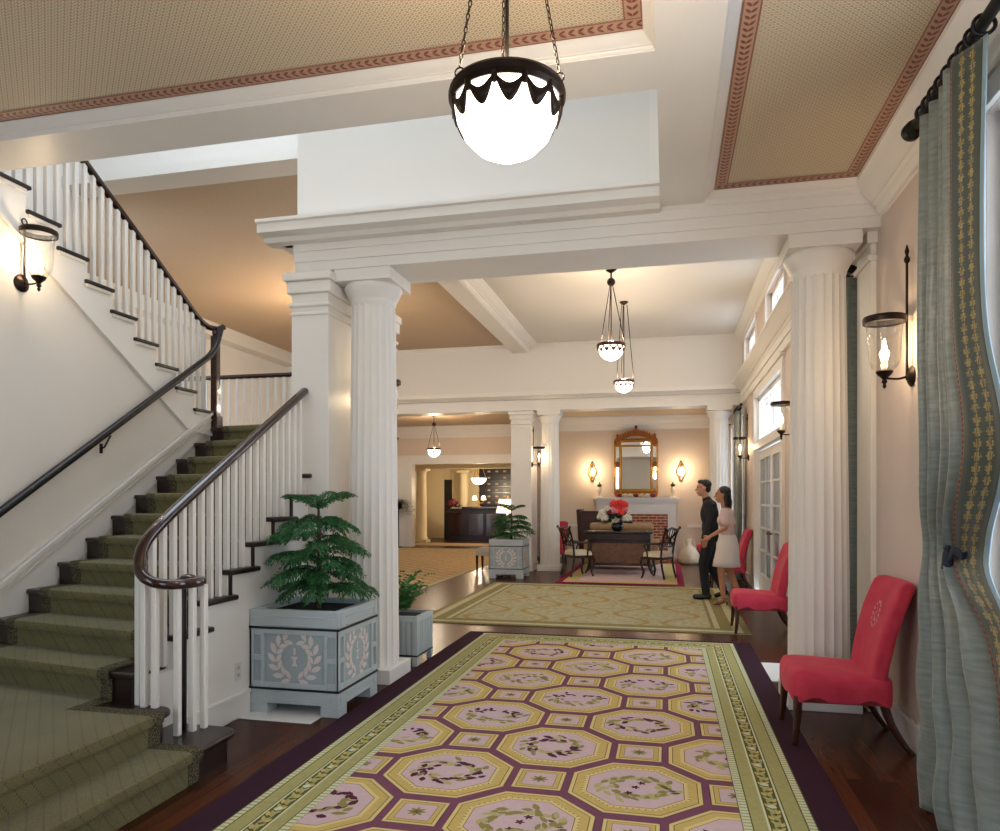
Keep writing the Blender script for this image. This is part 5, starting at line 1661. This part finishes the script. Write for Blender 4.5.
# carved armchairs at both ends of the console
def carved_chair():
    t = thing('carved_armchair', '-', 'chair', (0, 0, 0), 0, 'carved armchairs at the ends of the console table')
    # faces local +x
    W = .27
    m = MB().loft([sup((0, 0, z), (1,0,0), (0,1,0), .25-i_, W-i_, 28, 6) for z, i_ in ((.41, 0), (.45, 0), (.485, .012), (.5, .05), (.505, .15))])
    m.build('seat', M['creamfab'], t, smooth=60)
    MB().box(-.25, .25, -W, W, .36, .41).build('seat_rail', M['darkwood'], t, bevel=.01)
    for sy in (-1, 1):
        q = catmull([(.22, sy*.24, .4), (.27, sy*.26, .3), (.22, sy*.24, .14), (.24, sy*.25, .03), (.27, sy*.26, 0.012)], 5)
        MB().bar(q, .06, .06, up=(0,1,0), round_=2.6, taper=[1.1-.55*i/20 for i in range(21)]).build('leg', M['darkwood'], t, smooth=50)
        q = catmull([(-.22, sy*.24, .4), (-.25, sy*.24, .2), (-.31, sy*.25, .0)], 5)
        MB().bar(q, .045, .045, up=(0,1,0), round_=3).build('leg', M['darkwood'], t, smooth=50)
        q = catmull([(-.22, sy*.24, .4), (-.25, sy*.25, .6), (-.30, sy*.255, .8), (-.36, sy*.27, .93)], 5)
        MB().bar(q, .04, .05, up=(0,1,0), round_=3).build('stile', M['darkwood'], t, smooth=50)
        q = catmull([(-.26, sy*.25, .66), (-.05, sy*.29, .66), (.1, sy*.3, .65), (.16, sy*.3, .62), (.11, sy*.28, .52), (.1, sy*.265, .4)], 5)
        MB().tube(q, .02, 8).build('arm', M['darkwood'], t, smooth=50)
    q = catmull([(-.37, -.31, .955), (-.36, -.2, .92), (-.35, 0, .95), (-.36, .2, .92), (-.37, .31, .955)], 6)
    MB().tube(q, .024, 8).ell((-.37, -.31, .955), .03, .03, .03, 10, 7).ell((-.37, .31, .955), .03, .03, .03, 10, 7).build('crest_rail', M['darkwood'], t, smooth=50)
    sp_ = MB()
    for sg in (-1, 1):
        for w in (.05, .12, .18):
            sp_.tube(catmull([(-.35, sg*w*.9, .93), (-.32, sg*w*1.15, .84), (-.29, sg*w*.35, .74), (-.27, sg*w*.8, .66), (-.26, sg*w, .6)], 5), .012, 6)
        sp_.tube(catmull([(-.33, sg*.22, .88), (-.31, sg*.1, .8), (-.29, sg*.19, .73), (-.27, sg*.23, .66)], 5), .012, 6)
    sp_.tube([(-.255, -.25, .6), (-.255, .25, .6)], .016, 6)
    sp_.build('splat', M['darkwood'], t, smooth=50)
    return t
cc = carved_chair(); cc.location = (-1.7, 14.1, .02); cc.scale = (.84, .92, 1); cc.rotation_euler = (0, 0, radians(32)); cc['label'] = 'carved dark armchair with cream seat at the left end of the console table'
ROOT[cc.name] = (Vector(cc.location), 0)
place(cc, (-.17, 14.0, .02), radians(180-28), 'carved dark armchair with cream seat at the right end of the console table')

# sofa with its back to the console, wing chair, bag
sf = thing('sofa', 'tan sofa with two bolsters behind the console table, facing the fireplace', 'sofa', (-.95, 15.75, .0115))
MB().box(-1.62, -.28, 15.45, 16.25, .14, .44).build('base', M['tanfab'], sf, bevel=.03, seg=3)
MB().box(-1.62, -.28, 15.42, 15.6, .44, .84).build('back', M['tanfab'], sf, bevel=.04, seg=3)
for a, b in ((-1.74, -1.6), (-.3, -.16)): MB().box(a, b, 15.42, 16.25, .14, .64).build('arm', M['tanfab'], sf, bevel=.04, seg=3)
for a, b in ((-1.62, -.97), (-.93, -.28)):
    MB().loft([sup((x, 15.6, .93), (0,1,0), (0,0,1), .1*k, .085*k, 20, 2.4) for x, k in ((a, .5), (a+.02, .85), (a+.07, 1), (b-.07, 1), (b-.02, .85), (b, .5))]).build('bolster', M['tanfab'], sf, smooth=60)
    MB().box(a, b, 15.6, 16.22, .44, .54).build('seat_cushion', M['tanfab'], sf, bevel=.03, seg=3)
for x in (-1.58, -.32):
    for y in (15.5, 16.2): MB().bar([(x, y, .16), (x, y, .0125)], .05, .05, up=(0,1,0), taper=[1, .6]).build('leg', M['leg'], sf)
wc = thing('wing_chair', 'high-backed brown leather wing chair left of the fireplace, behind the sofa', 'armchair', (-1.6, 17.2, 0.0))
MB().bar([(-1.95, 17.0, .45), (-1.98, 17.0, 1.0), (-2.0, 17.0, 1.28)], .12, .72, up=(0,1,0), round_=6).build('side_wing', M['leather'], wc, smooth=50)
MB().box(-1.98, -1.2, 16.55, 16.7, .3, 1.25).build('backrest', M['leather'], wc, bevel=.05, seg=3)
MB().box(-1.95, -1.25, 16.7, 17.35, .2, .46).build('seat', M['leather'], wc, bevel=.05, seg=3)
MB().box(-1.3, -1.18, 16.7, 17.3, .3, .66).build('arm', M['leather'], wc, bevel=.05, seg=3)
for x in (-1.9, -1.25):
    for y in (16.62, 17.28): MB().bar([(x, y, .22), (x, y, .0125)], .05, .05, up=(0,1,0), taper=[1, .6]).build('leg', M['leg'], wc)
bgm = thing('cloth_bag', 'cream cloth bag standing on the floor right of the carved armchair', 'bag', (.55, 17.4, 0))
m = MB(); rings = []; r = random.Random(2)
for z, a, b in ((0, .18, .13), (.05, .24, .17), (.15, .25, .18), (.28, .2, .15), (.4, .12, .1), (.47, .05, .05), (.53, .07, .06), (.6, .04, .03)):
    rings.append([V(.5+a*cos(t)*(1+.08*sin(5*t+z*9)), 17.4+b*sin(t)*(1+.08*sin(4*t+z*7)), z) for t in [2*pi*k/28 for k in range(28)]])
m.loft(rings).build('body', M['canvas'], bgm, smooth=70)
MB().tube(catmull([(.42, 17.35, .36), (.36, 17.33, .55), (.5, 17.33, .66), (.62, 17.34, .5), (.58, 17.36, .34)], 6), .009, 6).build('strap', M['canvas'], bgm)

# ------------------------------------------------------------------ lounge and reception
bn = thing('bench', 'pale grey upholstered bench on wooden legs behind the distant planter', 'bench', (-3.4, 14.6, 0))
MB().loft([sup((-3.5, 14.52, z), (1,0,0), (0,1,0), .34-i_, .26-i_, 28, 8) for z, i_ in ((.36, .0), (.44, 0), (.49, .015), (.515, .06))]).build('seat', M['greyfab'], bn, smooth=60)
for x in (-3.8, -3.2):
    for y in (14.3, 14.74): MB().bar([(x, y, .37), (x, y, 0.0)], .05, .05, up=(0,1,0), taper=[1, .55]).build('leg', M['leg'], bn)
# table lamp on a side table behind the planter
sd = thing('side_table', 'small dark side table under the big lamp behind the distant planter', 'table', (-3.6, 16.3, 0))
MB().lathe([(.3, .70), (.31, .715), (.31, .73), (.3, .74)], (-3.6, 16.3, 0), 28).build('top', M['darkwood'], sd)
MB().lathe([(.04, .7), (.03, .6), (.05, .45), (.025, .35), (.04, .2), (.05, .15)], (-3.6, 16.3, 0), 16).build('column', M['darkwood'], sd, smooth=50)
for k in range(3):
    a = 2*pi*k/3; MB().tube(catmull([(-3.6, 16.3, .18), (-3.6+.15*cos(a), 16.3+.15*sin(a), .14), (-3.6+.27*cos(a), 16.3+.27*sin(a), .018)], 4), .018, 8).build('foot', M['darkwood'], sd)
lp = thing('table_lamp', 'table lamp with blue-white ceramic base and wide cream shade behind the distant planter', 'table lamp', (-3.6, 16.3, .74))
MB().lathe([(.07, .741), (.08, .76), (.05, .79), (.09, .88), (.1, .97), (.05, 1.07), (.03, 1.12), (.02, 1.2)], (-3.6, 16.3, 0), 20).build('base', M['bluevase'], lp, smooth=50)
rings = [[V(-3.6+R*cos(2*pi*k/32), 16.3+R*sin(2*pi*k/32), z) for k in range(32)] for R, z in ((.27, 1.2), (.2, 1.52), (.196, 1.52), (.266, 1.2))]
MB().loft(rings, closed_path=True).build('shade', M['shade_lit'], lp, smooth=50)
MB().tube([(-3.6, 16.3, 1.2), (-3.6, 16.3, 1.57)], .008, 6).ell((-3.6, 16.3, 1.58), .02, .02, .02, 8, 6).build('harp', M['gold'], lp)
lamp('table_lamp_light', (-3.6, 16.3, 1.35), 14, (1, .78, .5), .06)

ds = thing('reception_desk', 'long dark wooden reception desk at the far end', 'desk', (-6.5, 25.6, 0))
MB().box(-7.8, -4.4, 25.3, 25.9, .06, 1.18).build('body', M['blackwood'], ds, bevel=.01)
MB().box(-7.3, -4.36, 25.24, 25.96, 1.18, 1.25).box(-7.86, -7.3, 25.24, 25.96, 1.03, 1.1).build('top', M['darkwood'], ds, bevel=.01)
for k in range(5): MB().box(-7.7+.66*k, -7.14+.66*k, 25.28, 25.3, .2, 1.0).build('front_panel', M['darkwood'], ds, bevel=.01)
MB().box(-7.76, -4.44, 25.34, 25.88, 0, .06).build('plinth', M['blackwood'], ds)
kr = thing('key_rack', 'dark pigeonhole key rack with rows of pale tags behind the reception desk', 'rack', (-5.4, 27.1, 0))
MB().box(-7.1, -3.4, 27.02, 27.18, 1.0, 3.0).build('backboard', M['blackwood'], kr)
for j in range(8):
    MB().box(-7.1, -3.4, 26.9, 27.02, 1.05+.24*j, 1.07+.24*j).build('shelf', M['darkwood'], kr)
for i in range(11):
    for j in range(8):
        if (i*7+j*3) % 11 == 0: continue
        MB().box(-6.75+.31*i, -6.65+.31*i, 26.98, 27.01, 1.13+.24*j, 1.19+.24*j).build('pale_tag', M['grille'], kr)
def plain_column(x, y, label, H=2.62, r0=.2):
    t = thing('round_column', label, 'column', (x, y, 0), 0, 'cream columns of the reception', 'thing')
    MB().box(x-r0*1.25, x+r0*1.25, y-r0*1.25, y+r0*1.25, 0, .1).build('plinth', M['cream'], t)
    MB().lathe([(r0*1.2, .1), (r0*1.22, .14), (r0, .19), (r0*.98, 1), (r0*.86, H-.2), (r0*.95, H-.17), (r0*.86, H-.15), (r0*1.15, H-.08)], (x, y, 0), 28).build('shaft', M['cream'], t, smooth=50)
    MB().box(x-r0*1.25, x+r0*1.25, y-r0*1.25, y+r0*1.25, H-.08, H).build('abacus', M['cream'], t)
plain_column(-8.52, 24.35, 'cream round column at the left of the reception, beside the dark doorway')
plain_column(-7.55, 26.5, 'cream round column rising behind the end of the reception desk')
dr = MB().box(-8.55, -8.2, 27.14, 27.2, 0, 2.3)  # black panel standing in for the darkness of an open doorway
dd = dr.build('dark_doorway', M['blackwood']); dd['kind'] = 'structure'
struct('trim_25', MB().box(-8.2, -7.85, 27.05, 27.2, 0, 2.7).box(-9.3, -8.55, 27.1, 27.2, 0, 2.7).box(-9.3, -3.0, 27.05, 27.2, 2.95, 3.1), M['cream'])
cl = thing('candelabra_lamp', 'small two-shade candelabra lamp glowing on the reception desk', 'table lamp', (-6.7, 25.5, 1.25))
MB().lathe([(.08, 1.251), (.08, 1.27), (.02, 1.3), (.03, 1.38), (.015, 1.45)], (-6.7, 25.5, 0), 14).build('base', M['gold'], cl, smooth=50)
for sg in (-1, 1):
    MB().tube(catmull([(-6.7, 25.5, 1.42), (-6.7+sg*.1, 25.5, 1.38), (-6.7+sg*.17, 25.5, 1.45), (-6.7+sg*.17, 25.5, 1.52)], 5), .012, 6).build('arm', M['gold'], cl)
    MB().lathe([(.1, 1.5), (.055, 1.66)], (-6.7+sg*.17, 25.5, 0), 18).build('shade', M['shade_lit'], cl)
lamp('candelabra_light', (-6.7, 25.35, 1.75), 8, (1, .75, .45), .08)
fv = thing('flower_bowl', 'bowl of dark red flowers at the end of the reception desk', 'flowers', (-7.6, 25.55, 1.1))
MB().lathe([(.05, 1.101), (.1, 1.14), (.13, 1.2), (.11, 1.22)], (-7.68, 25.55, 0), 18).build('bowl', M['porcelain'], fv, smooth=50)
m = MB(); r = random.Random(6); l2 = MB()
for k in range(34):
    a = r.uniform(0, 2*pi); e = r.uniform(.1, 1.5); q = r.uniform(.12, .22)
    m.ell((-7.7+.8*q*cos(a)*cos(e), 25.55+q*sin(a)*cos(e), 1.3+q*sin(e)), .06, .06, .05, 7, 5)
for k in range(30):
    a = r.uniform(0, 2*pi); l2.leaf((-7.6+.1*cos(a), 25.55+.1*sin(a), 1.24), (cos(a), sin(a), r.uniform(-.1, .7)), (0,0,1), .2, .07)
m.build('blossoms', M['fl_dark'], fv); l2.build('leaves', M['fl_leaf'], fv, smooth=0)
# trailing plant on a stand at the left of the reception opening
ps = thing('plant_stand', 'tall thin plant stand against the white panel left of the lobby opening', 'stand', (-8.22, 21.3, .0125))
MB().lathe([(.15, .014), (.15, .03), (.03, .06), (.025, 1.2), (.14, 1.25), (.16, 1.28), (.14, 1.28)], (-8.22, 21.3, 0), 18).build('post', M['iron'], ps)
tp = thing('trailing_plant', 'dark trailing plant on the tall stand left of the lobby opening', 'plant', (-8.22, 21.3, 1.28))
m = MB(); r = random.Random(12)
MB().lathe([(.1, 1.281), (.14, 1.4), (.13, 1.4)], (-8.22, 21.3, 0), 16).build('pot', M['darkvase'], tp)
for k in range(40):
    a = r.uniform(0, 2*pi); L = r.uniform(.25, .5); up = r.uniform(.2, 1.6)
    for s in range(1, 9):
        u = s/8; p = V(-8.22+cos(a)*L*u, 21.3+sin(a)*L*u, 1.42+L*(up*u-1.5*u*u))
        for sg in (-1, 1): m.leaf(p, (-sin(a)*sg+cos(a)*.4, cos(a)*sg+sin(a)*.4, r.uniform(-.4, .2)), (0,0,1), .11, .04)
m.build('leaves', M['fl_leaf'], tp, smooth=0)

# small fittings
op = thing('wall_outlet', 'small ivory outlet plate on the white string wall behind the large planter', 'outlet', (OX, 4.42, .32))
MB().box(OX, OX+.007, 4.385, 4.455, .26, .38).build('plate', M['plate'], op, bevel=.002)
for z in (.295, .345): MB().box(OX+.007, OX+.009, 4.405, 4.435, z-.012, z+.012).build('socket', M['greyfab'], op)
sk_ = thing('sprinkler_head', 'tiny white sprinkler head on the tan lounge ceiling', 'sprinkler', (-5.2, 9.9, 4.8))
MB().lathe([(.045, 4.8), (.045, 4.79), (.012, 4.785), (.01, 4.75), (.03, 4.745), (.03, 4.74)], (-5.2, 9.9, 0), 14).build('head', M['white'], sk_)

# ------------------------------------------------------------------ the walking couple
def figure(name, pieces, mat, parent, voxel, smooth_it=6):
    m = MB()
    for p in pieces:
        if p[0] == 'c': m.cap(p[1], p[2], p[3], p[4], 12)
        else: m.ell(p[1], *p[2], 14, 10, rot=(p[3] if len(p) > 3 else None))
    o = m.build(name, mat, parent, smooth=180, local=True)
    rm = o.modifiers.new('remesh', 'REMESH'); rm.mode = 'VOXEL'; rm.voxel_size = voxel
    sm = o.modifiers.new('smooth', 'SMOOTH'); sm.factor = .5; sm.iterations = smooth_it
    return solid(o)
def hand(wr, d, curl, side, s=1.0):
    """palm, four fingers and a thumb; d direction of the hand, side = thumb side"""
    wr = Vector(wr); d = Vector(d).normalized(); side = Vector(side); side = (side-d*side.dot(d)).normalized(); n = d.cross(side)
    out = [('c', wr, wr+d*.075*s, .026*s, .034*s), ('c', wr+d*.03*s+side*.016*s, wr+d*.08*s+side*.026*s, .018*s, .016*s), ('c', wr+d*.03*s-side*.016*s, wr+d*.078*s-side*.026*s, .018*s, .015*s)]
    for i, L in enumerate((.072, .08, .074, .058)):
        b = wr+d*.085*s+side*(.030-.02*i)*s; m1 = b+(d*.92+n*curl*.4).normalized()*L*.5*s; tp_ = m1+(d*.6+n*curl*.9).normalized()*L*.55*s
        out += [('c', b, m1, .0098*s, .0088*s), ('c', m1, tp_, .0088*s, .0072*s)]
    b = wr+d*.035*s+side*.03*s; m1 = b+(side*.75+d*.65+n*curl*.2).normalized()*.04*s; tp_ = m1+(side*.25+d*.9+n*curl*.3).normalized()*.034*s
    out += [('c', b, m1, .0115*s, .010*s), ('c', m1, tp_, .010*s, .008*s)]
    return out
def head(c, fwd, s=1.0):
    """skull, jaw, nose, ears; fwd unit vector in the horizontal plane"""
    c = Vector(c); f = Vector(fwd).normalized(); l = V(0,0,1).cross(f); R = Matrix((f, l, V(0,0,1))).transposed()
    P = lambda x, y, z: c+f*x*s+l*y*s+V(0, 0, z*s)
    out = [('e', P(-.01, 0, .035), (.098*s, .076*s, .088*s), R), ('e', P(.015, 0, -.035), (.075*s, .062*s, .085*s), R), ('e', P(.05, 0, -.092), (.032*s, .032*s, .024*s), R),
           ('c', P(.085, 0, .02), P(.112, 0, -.026), .010*s, .015*s), ('e', P(.086, 0, -.062), (.016*s, .026*s, .007*s), R), ('e', P(.084, 0, -.074), (.015*s, .022*s, .008*s), R), ('e', P(.082, 0, .034), (.02*s, .058*s, .012*s), R)]
    for sg in (-1, 1): out.append(('e', P(-.005, sg*.078, -.005), (.024*s, .012*s, .034*s), R))
    return out, P
def face_parts(P, t, s=1.0):
    for sg in (-1, 1):
        MB().ell(P(.09, sg*.03, .008), .006*s, .010*s, .0045*s, 10, 7).build('eye', M['eye'], t, local=True)
        MB().cap(P(.096, sg*.016, .034), P(.086, sg*.044, .036), .0035*s, .0025*s, 6).build('eyebrow', M['hair'], t, local=True)
    MB().ell(P(.101, 0, -.067), .006*s, .022*s, .007*s, 10, 6).build('lips', M['lip'], t, local=True)

# local frame of each figure: walks towards +x
def man():
    t = thing('person', 'man in dark jacket and trousers walking arm in arm beside the woman in white', 'person', (.62, 11.25, .02), radians(172))
    hp, P = head((.085, 0, 1.655), (1, .12, 0))
    fr_h = hand((.02, .31, .93), (.25, -.05, -1), .5, (1, 0, .1)); nr_h = hand((.07, -.29, .94), (.3, .1, -1), .6, (1, 0, .2))
    body = hp + [('c', (.03, 0, 1.45), (.07, 0, 1.58), .058, .055), ('e', (.0, 0, 1.27), (.115, .17, .2)), ('e', (.0, 0, 1.40), (.09, .2, .08)), ('e', (-.01, 0, 1.05), (.105, .15, .17)), ('e', (-.01, 0, .93), (.11, .16, .12)),
        ('c', (0, .09, .92), (.08, .095, .52), .088, .058), ('c', (.08, .095, .52), (.04, .1, .1), .056, .04), ('c', (.02, .1, .045), (.2, .11, .03), .04, .03),
        ('c', (0, -.09, .92), (.0, -.095, .5), .088, .058), ('c', (.0, -.095, .5), (-.2, -.1, .13), .056, .04), ('c', (-.21, -.1, .08), (-.08, -.11, .03), .04, .028),
        ('c', (0, .2, 1.42), (-.03, .27, 1.17), .055, .045), ('c', (-.03, .27, 1.17), (.02, .31, .95), .043, .03),
        ('c', (0, -.2, 1.42), (.0, -.27, 1.16), .055, .045), ('c', (.0, -.27, 1.16), (.06, -.29, .96), .043, .03)] + fr_h + nr_h
    figure('body', body, M['skin_m'], t, .0065)
    jk = [('e', (.0, 0, 1.27), (.135, .19, .2)), ('e', (-.005, 0, 1.4), (.11, .215, .085)), ('e', (-.01, 0, 1.07), (.125, .17, .2)), ('e', (-.01, 0, .93), (.132, .18, .1)), ('c', (.02, 0, 1.44), (.04, 0, 1.49), .078, .066),
        ('c', (0, .2, 1.41), (-.03, .27, 1.17), .07, .058), ('c', (-.03, .27, 1.17), (.012, .305, .99), .056, .044), ('c', (0, -.2, 1.41), (.0, -.27, 1.16), .07, .058), ('c', (.0, -.27, 1.16), (.05, -.287, .99), .056, .044)]
    figure('jacket', jk, M['suit'], t, .011)
    tr = [('e', (-.01, 0, .92), (.122, .17, .12)), ('c', (0, .09, .9), (.08, .095, .52), .102, .076), ('c', (.08, .095, .52), (.04, .1, .09), .074, .062), ('c', (0, -.09, .9), (.0, -.095, .5), .102, .076), ('c', (.0, -.095, .5), (-.19, -.1, .15), .074, .06)]
    figure('trousers', tr, M['suit'], t, .011)
    figure('shoe', [('c', (.0, .1, .045), (.2, .112, .036), .046, .036), ('c', (.1, .105, .035), (.2, .112, .03), .044, .034)], M['shoe'], t, .008)
    figure('shoe', [('c', (-.23, -.1, .09), (-.09, -.11, .036), .046, .036)], M['shoe'], t, .008)
    figure('hair', [('e', P(-.03, 0, .06), (.092, .085, .078)), ('e', P(.03, 0, .1), (.06, .07, .035)), ('e', P(-.06, 0, .0), (.05, .076, .07))], M['hair'], t, .008, 3)
    face_parts(P, t)
man()
def woman():
    t = thing('person', 'woman with long dark hair, pale pink top and white skirt walking in sandals', 'person', (.82, 10.62, .014), radians(165))
    s = .94
    hp, P = head((.06, 0, 1.555), (1, .3, 0), .94)
    nr_h = hand((.17, .26, .98), (.7, .3, -.55), .6, (0, -.3, 1), .88); fr_h = hand((.0, -.25, .86), (.15, .0, -1), .5, (1, 0, .1), .88)
    body = hp + [('c', (.02, 0, 1.36), (.05, 0, 1.48), .048, .046), ('e', (.0, 0, 1.2), (.095, .14, .17)), ('e', (.045, 0, 1.2), (.075, .125, .075)), ('e', (-.005, 0, 1.32), (.075, .165, .065)), ('e', (-.01, 0, 1.02), (.085, .118, .15)), ('e', (-.02, 0, .88), (.115, .155, .13)),
        ('c', (0, .08, .87), (.06, .085, .49), .083, .052), ('c', (.06, .085, .49), (.03, .09, .13), .052, .032), ('c', (.0, .09, .09), (.13, .1, .035), .032, .024),
        ('c', (0, -.08, .87), (-.02, -.085, .48), .083, .052), ('c', (-.02, -.085, .48), (-.16, -.09, .16), .052, .032), ('c', (-.18, -.09, .13), (-.07, -.1, .035), .03, .024),
        ('c', (0, .165, 1.33), (-.02, .22, 1.1), .042, .036), ('c', (-.02, .22, 1.1), (.16, .255, .99), .035, .024),
        ('c', (0, -.165, 1.33), (-.05, -.22, 1.09), .042, .036), ('c', (-.05, -.22, 1.09), (.0, -.25, .88), .035, .024)] + nr_h + fr_h
    figure('body', body, M['skin_w'], t, .0062)
    tp_ = [('e', (.0, 0, 1.2), (.112, .156, .17)), ('e', (.045, 0, 1.2), (.088, .14, .085)), ('e', (-.005, 0, 1.31), (.09, .178, .065)), ('e', (-.01, 0, 1.03), (.1, .135, .14)), ('c', (0, .165, 1.32), (-.015, .205, 1.17), .06, .058), ('c', (0, -.165, 1.32), (-.03, -.2, 1.17), .06, .058)]
    figure('top', tp_, M['blouse'], t, .011)
    rings = []
    for z, a, b, off in ((1.0, .105, .14, -.01), (.95, .125, .158, -.012), (.86, .145, .18, -.018), (.75, .16, .19, -.01), (.62, .18, .2, -.0), (.55, .19, .205, 0), (.55, .18, .195, 0), (.7, .15, .18, -.01)):
        rings.append([V(off+a*cos(q)*(1+.02*sin(9*q)*(1-z)), b*sin(q)*(1+.02*sin(9*q)*(1-z)), z) for q in [2*pi*k/48 for k in range(48)]])
    MB().loft(rings, cap=False).build('skirt', M['skirt'], t, smooth=180, local=True)
    figure('hair', [('e', P(-.03, 0, .055), (.095, .088, .08)), ('e', P(-.075, 0, -.04), (.055, .085, .12)), ('c', P(-.085, .0, -.1), P(-.085, 0, -.27), .06, .04), ('c', P(-.04, .07, 0), P(-.05, .075, -.16), .03, .025), ('c', P(-.04, -.07, 0), P(-.05, -.075, -.16), .03, .025)], M['hair'], t, .008, 3)
    face_parts(P, t, .94)
    for (ax, ay, az, bx, by, bz, nm) in ((-.01, .09, .055, .15, .1, .018, 'sandal'), (-.19, -.09, .075, -.05, -.1, .018, 'sandal')):
        m = MB()
        a = V(ax, ay, az); b = V(bx, by, bz); mid = a.lerp(b, .5)
        m.bar(catmull([a, mid+V(0,0,-.008), b+V(-.045,0,0), b+V(.02,0,0)], 5), .062, .012, round_=3)
        m.bar([a+V(-.012, 0, .01), a+V(-.014, 0, -(az-.012))], .02, .02, up=(1,0,0))
        for q, hgt in ((.18, .052), (.75, .044)):
            c = a.lerp(b, q); m.tube([c+V(0, .035*cos(w), hgt*sin(w)+.004) for w in [pi*i/10 for i in range(11)]], .006, 6)
        m.tube([a+V(.012+.034*cos(w), .034*sin(w), .05) for w in [2*pi*i/16 for i in range(16)]], .005, 6, closed=True)
        m.build(nm, M['sandal'], t, local=True)
woman()
